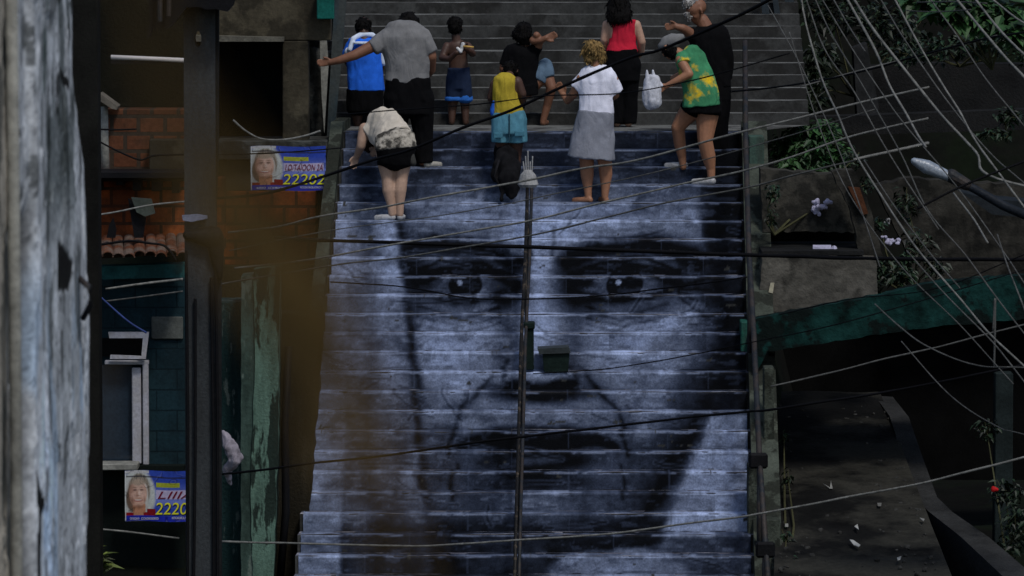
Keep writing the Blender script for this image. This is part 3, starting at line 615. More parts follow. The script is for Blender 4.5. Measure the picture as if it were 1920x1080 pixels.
for gsh in ([(58, 350), (86, 385), (62, 435)], [(106, 440), (128, 490), (126, 520), (122, 545), (106, 545)], [(60, 628), (82, 664), (70, 720), (60, 712)], [(6, 150), (30, 250), (24, 265), (8, 268)], [(0, 40), (8, 90), (4, 130), (0, 120)], [(112, 120), (127, 150), (128, 170), (118, 160)], [(44, 880), (54, 930), (52, 1100), (43, 1100)], [(0, 700), (6, 760), (5, 900), (0, 1000)]): rgb[inpoly(gsh)] = .010  # missing plaster; near-black colour stands in for the shade inside deep holes
fk = gauss(fbm(Yw*11+5, Zw*8+2, 6)-.5, .008); rgb = rgb*(1-.55*fk[:, None]); fk2 = ss(fbm(Yw*5+60, Zw*3+1, 6), .58, .60); rgb = rgb*(1+.28*fk2[:, None])
f3 = ss(fbm(Yw*5+20, Zw*3.2+2, 7), .60, .61); rgb = rgb*(1-.7*f3[:, None])+.7*f3[:, None]*np.array([[.030, .036, .034]])
f4 = ss(fbm(Yw*3+70, Zw*2.4+6, 7), .56, .57)*ss(px, 44, 60); rgb = rgb*(1+.35*f4[:, None])
setcol(wme, np.clip(rgb, .004, .8)); pw = link('peeling_wall', wme, Mattr('peeling_white_paint', bump=.6, bs=30, fine=.35), origin=(XW, 20, 3.4)); tag(pw, 'near peeling grey white plaster wall with gashes painted dark along the left edge', 'wall')
tag(MB().tube([(XW+.035, wy(6), -9), (XW+.035, wy(6), 4.9), (XW+.03, wy(5), 6.8)], .022, 10).make('wall_pipe', pale_conduit, smooth=True, origin=(XW, wy(6), 3)), 'cream vertical pipe at the far left on the near peeling wall', 'pipe')
mb = MB(); A = Vector((XW+.02, wy(136), 5.05)); mb.tube([A+Vector((0, 0, .0)), A+Vector((.05, -.1, -.03)), A+Vector((.055, -.12, -.10)), A+Vector((.02, -.05, -.16))], .012, 8)
tag(mb.make('wall_bracket', steel_dark, smooth=True, origin=A), 'small dark bent bracket on the near peeling wall', 'bracket')

# ------------------------------------------------------------------ posters
def poster(x0, y0, x1, y1, Y, label, xcut=None):
    c = at((x0+x1)/2, (y0+y1)/2, Y); W, H = m(x1-x0, Y), m(y1-y0, Y); t = thing('poster', c, label, 'poster', 'election posters on the left buildings')
    fn = lambda U, V: (c.x-W/2+W*U, Y-.012*np.sin(V*3.1)*np.sin(U*5+1)-.006+0*U, c.z+H/2-H*V+.006*np.sin(U*7))
    me = grid_mesh(220, 130, fn); U, V = [q.ravel() for q in np.meshgrid(np.linspace(0, 1, 221), np.linspace(0, 1, 131))]
    def el(cx, cy, rx, ry, s=.1): return (1-ss(np.hypot((U-cx)/rx, (V-cy)/ry), 1-s, 1+s))[:, None]
    def bx(a, b, c_, d): return ((U > a) & (U < b) & (V > c_) & (V < d)).astype(float)[:, None]
    over = lambda r, k, col: r*(1-k)+k*np.array([col])
    r = np.tile(np.array([[.025, .055, .33]]), (len(U), 1)); r = over(r, (ss(V, .2, .55)*(1-ss(V, .62, .75))*ss(U, .35, .5))[:, None]*.55, (.22, .27, .62))
    r = over(r, el(.17, .5, .26, .52), (.42, .45, .44)); r = over(r, bx(0, .3, .12, 1), (.42, .44, .43))
    r = over(r, el(.20, .40, .155, .34), (.24, .21, .17)); r = r*(1-.5*el(.20, .40, .155, .34)*(fbm(U*110, V*9, 3) > .52)[:, None]); r = over(r, el(.165, .55, .15, .30), (.10, .08, .06)); r = over(r, el(.27, .55, .06, .3), (.42, .42, .40))
    r = over(r, bx(.11, .29, .66, .92), (.40, .19, .11)); r = over(r, el(.185, .46, .125, .27), (.46, .27, .20)); r = over(r, el(.21, .42, .09, .2, .6)*.6, (.60, .44, .37)); r = over(r, el(.085, .5, .05, .25, .7)*.6, (.16, .08, .055)); r = over(r, el(.19, .24, .10, .06, .4)*.8, (.26, .22, .17))
    for ex in (.14, .235): r = over(r, el(ex, .385, .036, .030, .7)*.6, (.20, .10, .08)); r = over(r, el(ex, .388, .024, .011, .5)*.9, (.045, .03, .028)); r = over(r, el(ex, .335, .036, .010, .6)*.7, (.16, .10, .07))
    r = over(r, el(.17, .46, .016, .06, .8)*.6, (.26, .13, .09)); r = over(r, el(.188, .50, .030, .014, .7)*.7, (.24, .11, .085)); r = over(r, el(.205, .45, .012, .05, .8)*.6, (.66, .52, .45))
    r = over(r, el(.188, .59, .062, .030, .4)*.9, (.26, .06, .06)); r = over(r, el(.188, .583, .048, .014, .3), (.60, .55, .52)); r = over(r, el(.188, .555, .075, .022, .5), (.46, .28, .21))
    for ex in (.115, .262): r = over(r, el(ex, .50, .03, .055, .8)*.55, (.62, .40, .33)); r = over(r, el(ex+(.016 if ex > .2 else -.01), .575, .012, .06, .8)*.5, (.22, .11, .08))
    r = over(r, el(.188, .72, .09, .03, .7)*.7, (.20, .09, .055))
    r = over(r, ((V > .84-.1*np.abs(U-.19)) & (V < .92) & (np.abs(U-.19) > .07) & (U < .42))[:, None].astype(float), (.22, .008, .012)); r = over(r, bx(.31, .43, .76, .92), (.17, .006, .012))
    r = over(r, bx(.44, .77, .235, .325), (.30, .33, .03)); r = over(r, bx(.44, .97, .38, .56), (.40, .36, .52)); r = over(r, bx(0, 1, .885, 1), (.012, .02, .30))
    r = over(r, bx(0, .34, 0, .06), (.40, .40, .41)); r = over(r, ((np.abs(V-.115-.03*U) < .016))[:, None]*.8, (.02, .02, .03)); r = over(r, bx(0, .018, 0, 1), (.5, .52, .52))
    r = r*(.72+.5*fbm(U*26+x0, V*16, 4))[:, None]*(.9+.2*fbm(U*90, V*60, 2))[:, None]; cr_ = gauss(fbm(U*3+y0, V*2.2, 4)-.5, .012); r = r*(1-.5*cr_[:, None])+.05*gauss(fbm(U*3+y0, V*2.2, 4)-.525, .01)[:, None]
    setcol(me, r); link('sheet', me, Mattr('poster_print', rough=.45, bump=.05, bs=80, fine=.12) if 'poster_print' not in bpy.data.materials else bpy.data.materials['poster_print'], t)
    yel = M('yellow_ink', (.60, .58, .03), var=.2, fine=.1, bump=0); navy = M('navy_ink', (.015, .01, .05), var=.1, bump=0); red = M('dark_red_ink', (.13, .008, .025), var=.2, bump=0); wht = M('white_ink', (.6, .6, .65), var=.1, bump=0)
    def txt(name, s, u, v, h, mat, dy, shear=.2, wid=None):
        cu = bpy.data.curves.new('f', 'FONT'); cu.body = s; cu.shear = shear; cu.extrude = .0006; o = bpy.data.objects.new('f', cu); C.objects.link(o)
        me = bpy.data.meshes.new_from_object(o.evaluated_get(bpy.context.evaluated_depsgraph_get())); bpy.data.objects.remove(o); bpy.data.curves.remove(cu)
        q = np.empty(len(me.vertices)*3, np.float32); me.vertices.foreach_get('co', q); q = q.reshape(-1, 3)
        q[:, 0] -= q[:, 0].min(); q[:, 1] -= q[:, 1].min(); sy = h*H/q[:, 1].max(); sx = (wid*W/q[:, 0].max()) if wid else sy
        k = np.stack([c.x-W/2+u*W+q[:, 0]*sx, Y-dy+q[:, 2]*.5-.012*np.sin(v*3.1)*np.sin(5*(u+q[:, 0]*sx/W)+1), c.z+H/2-v*H+q[:, 1]*sy], 1); me.vertices.foreach_set('co', k.astype(np.float32).ravel()); me.update()
        return link(name, me, mat, t)
    txt('number_shadow', '22202', .435, .875, .235, navy, .010, .15, .56); txt('number_lettering', '22202', .425, .865, .235, yel, .014, .15, .56)
    if xcut: txt('name_lettering', 'LIIIA', .46, .55, .14, red, .012, .3, .5)
    else: txt('name_lettering', 'I.O/TAIOON 2A', .46, .55, .14, red, .012, .25, .5)
    for (u, v, wd, s) in ((.07, .965, .13, 'OI/IOOIOI'), (.23, .965, .24, 'IOCAIOIIIOIOIIOO'), (.66, .955, .30, 'IIOOIOIIOLIOIIOO')): txt('small_print', s, u, v, .045, wht, .010, 0, wd)
    return t
poster(470, 274, 611, 357, 56.9, 'blue election poster with number 22202 on the parapet under the black opening')
poster(234, 882, 368, 978, 55.55, 'blue election poster partly hidden by the concrete pole, under the white window', True)

# ------------------------------------------------------------------ right side: terraces, beam, ramp
g_conc = M('grey_brown_concrete', (.085, .080, .068), var=.45, scale=2.2, col2=(.022, .021, .018), s2=2.6, amt=.9, thr=.54, bump=.8, bs=14)
d_conc = M('dark_wet_concrete', (.012, .0125, .013), var=.5, scale=1.6, col2=(.014, .014, .014), s2=1.5, amt=.85, bump=.5)
m_conc = M('dull_brown_concrete', (.034, .032, .027), var=.6, scale=2.2, col2=(.008, .008, .007), s2=1.8, amt=.9, bump=.8, bs=12)
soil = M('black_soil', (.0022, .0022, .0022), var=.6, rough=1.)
t = thing('concrete_terrace', at(1540, 620, 55.4), 'stepped grey concrete terrace with a dark slot, right of the stairs', 'terrace')
MB().jag([(1428, 478), (1643, 484), (1645, 552), (1640, 560), (1420, 602)], 55.2, .5).make('lower_wall', g_conc, t)
MB().jag([(1428, 318), (1596, 330), (1640, 420), (1600, 436), (1428, 434)], 56.0, .4).make('upper_wall', M('upper_brown_concrete', (.050, .047, .039), var=.55, scale=2.6, col2=(.016, .016, .014), s2=2.6, amt=.9, bump=.8, bs=14, edge=.03), t)
MB().jag([(1560, 322), (1600, 318), (1622, 360), (1655, 482), (1612, 482), (1596, 400)], 55.5, .3).make('slanted_kerb', m_conc, t)
MB().prism([(1590, 350), (1612, 352), (1628, 400), (1616, 404)], 55.44, .05).make('brick_patch', M('dull_orange_brick', (.06, .024, .012), var=.4), t)
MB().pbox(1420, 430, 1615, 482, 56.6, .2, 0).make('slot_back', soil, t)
MB().pbox(1428, 470, 1620, 479, 55.25, 1.3, .004).make('shelf', d_conc, t)
t = thing('teal_canopy', at(1660, 700, 53.8), 'dark teal roof beam rising to the right over a black open bay', 'canopy')
MB().jag([(1412, 598), (1640, 556), (1760, 528), (2150, 500), (2150, 580), (1760, 612), (1640, 628), (1440, 660), (1414, 700)], 54.0, .25, 1.6).make('fascia', M('stained_teal_fascia', (.0045, .023, .0205), var=.8, scale=4, col2=(.0035, .0065, .006), s2=2.4, amt=.95, bump=.8, bs=14, thr=.50, edge=.02), t)
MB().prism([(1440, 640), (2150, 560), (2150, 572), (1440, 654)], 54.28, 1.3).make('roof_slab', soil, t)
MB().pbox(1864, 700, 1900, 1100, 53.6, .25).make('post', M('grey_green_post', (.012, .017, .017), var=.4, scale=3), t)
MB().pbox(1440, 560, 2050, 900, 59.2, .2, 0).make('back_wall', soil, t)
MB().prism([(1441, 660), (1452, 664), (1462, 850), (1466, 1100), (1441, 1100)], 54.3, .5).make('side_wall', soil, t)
rm = M('dark_ramp_concrete', (.005, .005, .0048), var=.6, scale=1.3, col2=(.030, .029, .024), s2=.75, amt=.9, thr=.52, bump=.5, bs=18)  # paler mottling painted in place of sky light falling on the path
def quad_sheet(name, c4, mat, thick, n_=24, **kw):
    P = [at(*c) for c in c4]
    def fn(U, V):
        a = [np.outer((1-V).ravel()*(1-U).ravel(), P[0])+np.outer((1-V).ravel()*U.ravel(), P[1])+np.outer(V.ravel()*U.ravel(), P[2])+np.outer(V.ravel()*(1-U).ravel(), P[3])][0]
        x, y, z = a[:, 0].reshape(U.shape), a[:, 1].reshape(U.shape), a[:, 2].reshape(U.shape); return x, y, z+.05*(fbm(x*1.7, y*1.3)-.5)
    return link(name, grid_mesh(n_, n_, fn), mat, **kw)
tag(quad_sheet('path', [(1450, 1120, 50.2), (1800, 1120, 50.2), (1650, 735, 57.5), (1460, 735, 57.5)], rm, .1), kind='structure')
kb = MB(); rows = []
for (x, y, Y, wd) in ((1640, 742, 57.4, 34), (1668, 780, 56.4, 36), (1690, 850, 55.2, 38), (1715, 930, 54, 42), (1740, 958, 53.4, 46), (1800, 1005, 52.4, 54), (1880, 1080, 51.2, 62), (1930, 1130, 50.4, 66)):
    a = at(x, y, Y); b = at(x+wd, y+2, Y); rows.append([kb.bm.verts.new(q) for q in (a-Vector((0, 0, .8)), a, b, b-Vector((0, 0, .8)))])
for r, s in zip(rows, rows[1:]):
    for k in range(3): kb.bm.faces.new((r[k], s[k], s[k+1], r[k+1]))
kb.bm.faces.new(rows[-1]); kb.bm.faces.new(rows[0][::-1]); bmesh.ops.recalc_face_normals(kb.bm, faces=kb.bm.faces)
tag(kb.make('kerb_wall', M('kerb_concrete', (.024, .0245, .0245), var=.5, scale=2, bump=.5), origin=at(1740, 958, 53.4)), 'low grey kerb wall curving along the right side of the dark path', 'wall')
tag(MB().jag([(1640, 350), (1700, 335), (2150, 360), (2150, 515), (1790, 530), (1720, 545), (1700, 470)], 58.5, .4).make('retaining_wall', m_conc, origin=at(1800, 530, 58.5)), 'dull brown concrete retaining wall above the teal roof beam', 'wall')
mb = MB(); mb.prism([(1600, 128), (1700, 118), (2150, 122), (2150, 228), (1640, 236)], 64.5, .5)
tag(mb.make('terrace_wall', d_conc, origin=at(1760, 230, 64.5)), 'long dark concrete wall behind the slanting pale cables', 'wall')
mb = MB(); mb.prism([(1445, 222), (1640, 216), (2150, 196), (2150, 236), (1640, 252), (1445, 240)], 62.5, .4)
tag(mb.make('ledge_wall', d_conc, origin=at(1640, 240, 62.5)), 'low dark concrete ledge above the green bush', 'wall')
mb = MB(); mb.prism([(1600, 90), (1625, 80), (1648, 200), (1640, 232), (1608, 230)], 63.9, .4)
tag(mb.make('concrete_pillar', M('dim_grey_concrete', (.022, .023, .024), var=.5, scale=2), origin=at(1620, 230, 64)), 'short grey concrete pillar on the dark terrace wall', 'pillar')
tag(MB().jag([(1466, 60), (1492, 64), (1500, 110), (1496, 200), (1474, 206), (1462, 130)], 61.6, .4).make('end_pillar', M('worn_pillar_plaster', (.03, .034, .031), var=.5, scale=3, bump=.6), origin=at(1480, 206, 61.6)), 'worn grey plaster pillar at the right end of the upper steps', 'pillar')
for k, (a, b, lab) in enumerate((((1424, -20), (1446, 110), 'leftmost blue grey board leaning on the right end of the upper steps'), ((1446, -20), (1466, 88), 'middle blue grey board leaning on the right end of the upper steps'), ((1468, -20), (1496, 96), 'rightmost and widest blue grey board leaning at the end of the upper steps'))):
    wd = (13, 10, 16)[k]; tag(MB().prism([a, (a[0]+wd, a[1]), (b[0]+wd*.6, b[1]), (b[0]-wd*.5, b[1]+3)], 61.3+.1*k, .04).make('leaning_board', M('blue_grey_board', (.026, .034, .041), var=.5, scale=3, streak=.2, rough=.6), origin=at(*b, 61.3)), lab, 'board', 'boards leaning by the upper steps')
# street lamp
t = thing('street_lamp', at(1800, 345, 48), 'white headed street lamp on a dark arm among the slanting cables', 'street lamp')
mb = MB(); mb.chain([(at(1714, 302, 48), m(7, 48), .035), (at(1738, 313, 48), m(14, 48), .06), (at(1772, 328, 48), m(11, 48), .05), (at(1786, 334, 48), m(9, 48), .05)])
link('lamp_head', mb.remesh(.012, 3), M('lamp_glass_white', (.20, .23, .27), rough=.3, var=.25, scale=9, spec=.6), t)
MB().tube([at(1780, 331, 48), at(1830, 356, 48), at(1880, 385, 48), at(1960, 420, 48)], [.032, .036, .04, .04], 10).make('arm', M('lamp_arm_steel', (.012, .015, .020), rough=.5, var=.4), t, smooth=True)
MB().hull((at(1784, 330, 48), .06, .06), (at(1812, 346, 48), .05, .05)).make('socket', steel_dark, t)
tag(link('dark_awning', MB().prism([(1800, 360), (1850, 372), (2150, 398), (2150, 430), (1860, 402)], 49.2, .6).mesh(), M('slate_sheet', (.014, .017, .02), rough=.6), origin=at(1860, 420, 49)), 'slate grey sheet canopy at the right edge behind the lamp arm', 'awning')

# ------------------------------------------------------------------ plants
def leafm(name, c, v=.4): return M(name, c, rough=.55, var=v, scale=9, spec=.35, bump=.1, fine=.2, island=.75)
def leaves(mb, c, rad, n_, size, droop=.3, wid=.42):
    for _ in range(n_):
        d = Vector((random.gauss(0, 1), random.gauss(0, 1), random.gauss(0, 1))).normalized()*random.random()**.45
        p = c+Vector((d.x*rad[0], d.y*rad[1], d.z*rad[2]))
        a = random.uniform(0, 6.28); dirv = Vector((math.cos(a), math.sin(a), random.uniform(-.7, .35)-droop)).normalized()
        sd = dirv.cross(Vector((random.uniform(-.4, .4), random.uniform(-.6, .2), 1))).normalized(); nrm = sd.cross(dirv); L_ = size*random.uniform(.55, 1.25)
        P = [p, p+dirv*L_*.35+sd*L_*wid*.5+nrm*L_*.08, p+dirv*L_-nrm*L_*.12, p+dirv*L_*.35-sd*L_*wid*.5+nrm*L_*.08, p+dirv*L_*.45-nrm*.02*L_]
        v = [mb.bm.verts.new(q) for q in P]; mb.bm.faces.new((v[0], v[1], v[4])); mb.bm.faces.new((v[1], v[2], v[4])); mb.bm.faces.new((v[2], v[3], v[4])); mb.bm.faces.new((v[3], v[0], v[4]))
def plant(name, blobs, root, size, mat, label, cat='bush', droop=.3, wid=.42):
    blobs = [(*q[:5], int(q[5]*1.7)) for q in blobs]; size *= .85
    r = at(*root); t = thing(name, r, label, cat); mb = MB(); sb = MB()
    for (px_, py_, Y, rx, ry, n_) in blobs:
        c = at(px_, py_, Y); leaves(mb, c, (m(rx, Y), m(rx, Y)*.6, m(ry, Y)), n_, size, droop, wid)
        sb.tube([r, (r+c)/2+Vector((random.uniform(-.08, .08), 0, .05)), c], [.014, .010, .005], 5)
        for q in range(4): sb.tube([c-Vector((0, 0, m(ry*.4, Y))), c+Vector((random.uniform(-1, 1)*m(rx, Y)*.7, random.uniform(-.2, .2), random.uniform(-.2, .8)*m(ry, Y)))], [.007, .003], 4)
    mb.make('foliage', mat, t); sb.make('stem', M('plant_stem', (.05, .05, .025)), t)
    return t
green = leafm('bush_leaf', (.015, .048, .011)); dgreen = leafm('dark_leaf', (.005, .013, .004)); ygreen = leafm('yellow_green_leaf', (.075, .10, .018)); mgreen = leafm('mid_leaf', (.008, .022, .008))
plant('bush', [(1468, 276, 59.4, 26, 30, 90), (1500, 252, 59.3, 34, 24, 110), (1545, 246, 59.2, 34, 26, 120), (1520, 285, 59, 42, 26, 170), (1570, 285, 59.1, 30, 34, 110), (1480, 310, 58.8, 28, 18, 70), (1540, 322, 58.6, 34, 18, 70)], (1520, 345, 59.2), .135, green, 'broad leaved green bush over the concrete terrace right of the stairs')
plant('bush', [(1655, 500, 56.5, 16, 20, 40), (1690, 515, 56.4, 26, 22, 80), (1700, 480, 56.6, 18, 16, 40), (1650, 420, 56.8, 14, 18, 20)], (1690, 548, 56.6), .11, mgreen, 'dark green bush in the gap just above the teal roof beam')
plant('bush', [(1800, 10, 60, 60, 40, 90), (1870, 30, 60, 60, 34, 110), (1740, 0, 60.4, 50, 26, 60), (1905, 60, 59.8, 34, 24, 50)], (1860, 130, 60.4), .22, green, 'large leaved plant at the top right corner', wid=.6)
plant('bush', [(1560, 20, 65, 60, 50, 150), (1640, 40, 65.2, 60, 50, 150), (1540, 110, 64.6, 40, 40, 80), (1530, 175, 64, 30, 40, 60), (1700, 60, 65.4, 50, 50, 90)], (1600, 180, 65), .16, dgreen, 'dim dark shrub behind the cables at the top right of the stairs')
plant('bush', [(1640, 520, 57.2, 30, 30, 60), (1720, 460, 57.6, 34, 36, 80), (1750, 500, 57.4, 30, 26, 60), (1700, 380, 58, 26, 36, 60)], (1715, 560, 57.6), .11, dgreen, 'dim tangled shrub filling the dark gap left of the brown retaining wall')
plant('bush', [(1760, 90, 63.6, 60, 30, 90), (1850, 80, 63.5, 60, 26, 90), (1690, 100, 63.8, 40, 26, 60), (1930, 100, 63.4, 40, 26, 50)], (1800, 125, 63.9), .14, mgreen, 'mid green hedge of leaves along the top of the long dark wall')
plant('bush', [(1450, 360, 55.7, 14, 26, 40), (1446, 410, 55.6, 10, 20, 24), (1600, 300, 57, 22, 18, 40), (1625, 345, 56.4, 14, 22, 30)], (1452, 440, 55.8), .09, mgreen, 'small trailing weed hanging over the left end of the upper terrace wall')
plant('bush', [(1890, 215, 61.6, 30, 18, 60), (1870, 250, 61.4, 34, 12, 40)], (1888, 262, 61.6), .12, mgreen, 'small dim shrub at the right edge below the long dark wall')
plant('potted_plant', [(1885, 920, 52.5, 34, 26, 80), (1905, 985, 52.3, 28, 60, 110), (1850, 805, 53.2, 26, 24, 40), (1880, 1040, 52.2, 26, 36, 50)], (1895, 1110, 52.4), .11, dgreen, 'dim plant in the dark lower right corner with one red flower', 'plant')
tag(MB().hull((at(1862, 917, 52.2), m(6, 52), .02), (at(1869, 918, 52.2), m(3.5, 52), .02)).make('flower', M('red_petal', (.35, .01, .012), rough=.6), origin=at(1865, 917, 52.2)), 'x', 'flower')
bpy.data.objects['flower'].parent = bpy.data.objects['potted_plant']; fl_o = bpy.data.objects['flower']; fl_o.location = fl_o.location-bpy.data.objects['potted_plant'].location
del fl_o['label'], fl_o['category']
plant('grassy_plant', [(188, 1060, 54.9, 10, 26, 26), (172, 1040, 54.9, 7, 20, 14)], (184, 1110, 55), .2, ygreen, 'small yellow green leafy plant at the foot of the brick house wall', 'plant', droop=-.4, wid=.3)
# blurred dry leaf hanging close to the camera: torn strips on a midrib
YL = 1.2; lt_ = thing('dry_leaf', at(250, -260, YL), 'large blurred dry brown leaf hanging across the orange bricks and left steps', 'leaf')
dry = M('dry_brown_leaf', (.105, .070, .025), rough=.8, var=.3, scale=60, col2=(.035, .022, .008), s2=90, amt=.5, bump=.1, fine=.1)
rib = [(230, -300, 10), (262, -60, 20), (306, 120, 30), (372, 260, 48), (452, 395, 70), (528, 500, 66), (590, 610, 66), (640, 720, 62), (682, 830, 58), (720, 940, 54), (754, 1060, 48), (790, 1190, 30)]
def ribpt(t):
    f = t*(len(rib)-1); i = min(int(f), len(rib)-2); f -= i; return [rib[i][k]*(1-f)+rib[i+1][k]*f for k in range(3)]
mb = MB()
for k in range(7):
    off = (k-3)/3; t0 = random.uniform(0, .25)+abs(off)*.12; t1 = random.uniform(.75, 1.)-abs(off)*.10; prev = None
    if k == 5: t0, t1 = .3, .62
    for i in range(15):
        t = t0+(t1-t0)*i/14; x, y, wd = ribpt(t); x += off*wd*1.25+5*math.sin(i*1.1+k); hw = max(wd*.205*math.sin(math.pi*(.06+.9*i/14))**.5, 1.)
        row = [at(x+hw*a, y-hw*a*.35, YL+.004*k+.006*math.sin(i*.7+k)+d) for a, d in ((-1, 0), (0, .0015), (1, 0), (1, .0006), (0, .0021), (-1, .0006))]
        row = [mb.bm.verts.new(q) for q in row]
        if prev:
            for q in range(6): mb.bm.faces.new((prev[q], prev[(q+1) % 6], row[(q+1) % 6], row[q]))
        else: mb.bm.faces.new(row)
        prev = row
    mb.bm.faces.new(prev[::-1])
bmesh.ops.recalc_face_normals(mb.bm, faces=mb.bm.faces); mb.make('blade', dry, lt_, smooth=True)
MB().tube([at(x, y, YL+.014) for x, y, w_ in rib], .0012, 6).make('midrib', dry, lt_, smooth=True)

# ------------------------------------------------------------------ paper litter, bags
paper = M('white_paper', (.34, .33, .44), rough=.8, var=.2, scale=12, bump=.3)
def crumple(name, px_, py_, Y, rx, ry, label, cat='paper', mat=paper, seed=0):
    mb = MB(); rnd = random.Random(seed)
    for k in range(9): mb.hull((at(px_+rnd.uniform(-.7, .7)*rx, py_+rnd.uniform(-.7, .7)*ry, Y+rnd.uniform(-.03, .03)), m(rx*rnd.uniform(.2, .42), Y), m(ry*.3, Y)))
    me = mb.remesh(.009, 0, .022, 26, seed); me.polygons.foreach_set('use_smooth', [False]*len(me.polygons))
    return tag(link(name, me, mat, origin=at(px_, py_+ry, Y)), label, cat)
crumple('crumpled_paper', 1543, 390, 55.9, 23, 17, 'large crumpled white paper ball lying on the upper terrace wall', seed=1)
crumple('crumpled_paper', 1669, 450, 56.2, 21, 9, 'flattened crumpled lilac paper above the dark green bush in the gap', seed=2)
crumple('crumpled_paper', 1664, 416, 57, 8, 8, 'small dim crumpled paper above the flattened lilac one', seed=3, mat=M('grey_paper', (.22, .22, .22)))
t = thing('paper_roll', at(1547, 470, 55.5), 'rolled white paper lying on the shelf of the terrace slot', 'paper roll')
mb = MB(); mb.tube([at(1524, 466, 55.5), at(1558, 466, 55.5)], m(7, 55), 12); mb.make('roll', paper, t, smooth=False)
link('crumpled_end', MB().hull((at(1563, 467, 55.5), m(8, 55), .03)).remesh(.01, 0, .02, 30), paper, t)
tag(link('paper_sheet', MB().prism([(1445, 530), (1452, 530), (1449, 550), (1441, 548)], 55.15, .006).mesh(), M('cream_paper', (.40, .37, .27)), origin=at(1446, 550, 55.1)), 'small cream paper slip stuck on the terrace wall beside the stairs', 'paper')
tag(link('paper_sheet', MB().prism([(1340, 270), (1358, 266), (1357, 292), (1350, 294), (1341, 291), (1338, 283)], 58.6, .02).mesh(), paper, origin=at(1350, 294, 58.6)), 'folded lilac white paper standing on the top step near the right handrail', 'paper')
def on_path(px_, py_):
    f = (1120-py_)/(1120-735); return 50.2+(57.5-50.2)*f**1.06-.06
for (pts, lab, c_) in (([(1602, 994), (1608, 990), (1610, 1000)], 'tiny white paper triangle on the dark path', .5), ([(1593, 1019), (1600, 1020), (1613, 1029), (1610, 1032), (1600, 1028)], 'larger white paper flake on the dark path near its lower edge', .55), ([(1544, 914), (1556, 921), (1558, 908), (1561, 922), (1555, 922)], 'forked pale scrap of paper midway up the dark path', .3), ([(1645, 950), (1653, 950), (1652, 955), (1646, 955)], 'small yellowish scrap on the dark path under the lowest pale cable', .16), ([(1682, 1053), (1690, 1050), (1688, 1056), (1683, 1057)], 'small white scrap at the very bottom of the dark path', .45), ([(1472, 989), (1478, 989), (1478, 994), (1472, 994)], 'tiny pale scrap at the left side of the dark path', .3), ([(1724, 978), (1734, 980), (1731, 984)], 'pale scrap lying on the curved kerb wall', .25)):
    Y = on_path(*pts[0]); mb = MB(); vs = [at(x, y, Y-(y-pts[0][1])*.02) + Vector((0, 0, .03)) for x, y in pts]
    f = [mb.bm.verts.new(v) for v in vs]; k = [mb.bm.verts.new(v+Vector((0, .004, .006))) for v in vs]; mb.bm.faces.new(f); mb.bm.faces.new(k[::-1])
    for i in range(len(f)): mb.bm.faces.new((f[i], k[i], k[(i+1) % len(f)], f[(i+1) % len(f)]))
    tag(mb.make('paper_scrap', M('scrap_%d' % int(c_*100), (c_*.6, c_*.6, c_*.56)), origin=vs[0]), lab, 'paper scrap')

rub = M('grey_rubble', (.030, .030, .028), var=.6, scale=12, bump=.6)
mb = MB()
rr = random.Random(4)
for k in range(170):
    e = rr.random(); py_ = 1090-e*330; px_ = rr.choice([1462+rr.random()**2*90, 1760-e*95-rr.random()**2*80, rr.uniform(1462, 1720)]); Y = on_path(0, py_)+.04; r_ = rr.uniform(.006, .026); mb.hull((at(px_, py_, Y)+Vector((0, 0, .0)), r_, r_*.8), (at(px_, py_, Y)+Vector((rr.uniform(-1, 1)*r_, rr.uniform(-1, 1)*r_, r_*.4)), r_*.7, r_*.7))
tag(mb.make('rubble', rub, origin=at(1600, 1000, 52.4)), 'fine grey rubble strewn over the dark path', 'rubble', kind='stuff')
plant('weed', [(1478, 900, 53.6, 10, 26, 20), (1474, 1010, 52, 12, 24, 26), (1486, 1060, 51.4, 14, 20, 24), (1470, 820, 55, 8, 18, 14)], (1476, 1095, 51.2), .09, mgreen, 'dim weeds growing along the left edge of the dark path', 'plant')
# ------------------------------------------------------------------ cables
pale_c = M('pale_dusty_cable', (.15, .15, .14), rough=.7, var=.4, scale=20); dim_c = M('dim_grey_cable', (.075, .076, .073), rough=.7, var=.4, scale=20); black_c = M('black_cable', (.004, .004, .005), rough=.6, var=.3); blue_c = M('blue_cable', (.03, .05, .16), rough=.6)
def spline(P, n_=7):
    out = []
    for i in range(len(P)-1):
        a, b, c, d = P[max(i-1, 0)], P[i], P[i+1], P[min(i+2, len(P)-1)]
        for k in range(n_):
            t = k/n_; out.append(.5*((2*b)+(c-a)*t+(2*a-5*b+4*c-d)*t*t+(3*b-a-3*c+d)*t**3))
    return out+[P[-1]]
def cable(pts, Y, thick, mat, label):
    Ys = Y if isinstance(Y, tuple) else (Y, Y); n_ = len(pts)
    pts = list(pts)
    if pts[-1][0] >= 1920: a, b = pts[-2], pts[-1]; k = 420/max(20, math.hypot(b[0]-a[0], b[1]-a[1])); pts.append((b[0]+(b[0]-a[0])*k, b[1]+(b[1]-a[1])*k))
    if pts[0][1] <= -10: a, b = pts[1], pts[0]; k = 320/max(20, math.hypot(b[0]-a[0], b[1]-a[1])); pts.insert(0, (b[0]+(b[0]-a[0])*k, b[1]+(b[1]-a[1])*k))
    n_ = len(pts)
    P = spline([at(x, y, Ys[0]+(Ys[1]-Ys[0])*i/(n_-1)) for i, (x, y) in enumerate(pts)])
    P = [p+Vector((0, 0, .004*noise.noise(p*2.5))) for p in P]
    o = MB().tube(P, [m(thick/2, Ys[0])*(1+.22*noise.noise(p*6)) for p in P], 6).make('cable', mat, origin=P[0], smooth=True); tag(o, label, 'cable', 'cables strung across the stairs')
cable([(515, 445), (600, 450), (985, 463), (1400, 478), (1660, 485), (1940, 487)], (48, 44), 7.5, black_c, 'thick black cable running nearly level across the brow of the portrait')
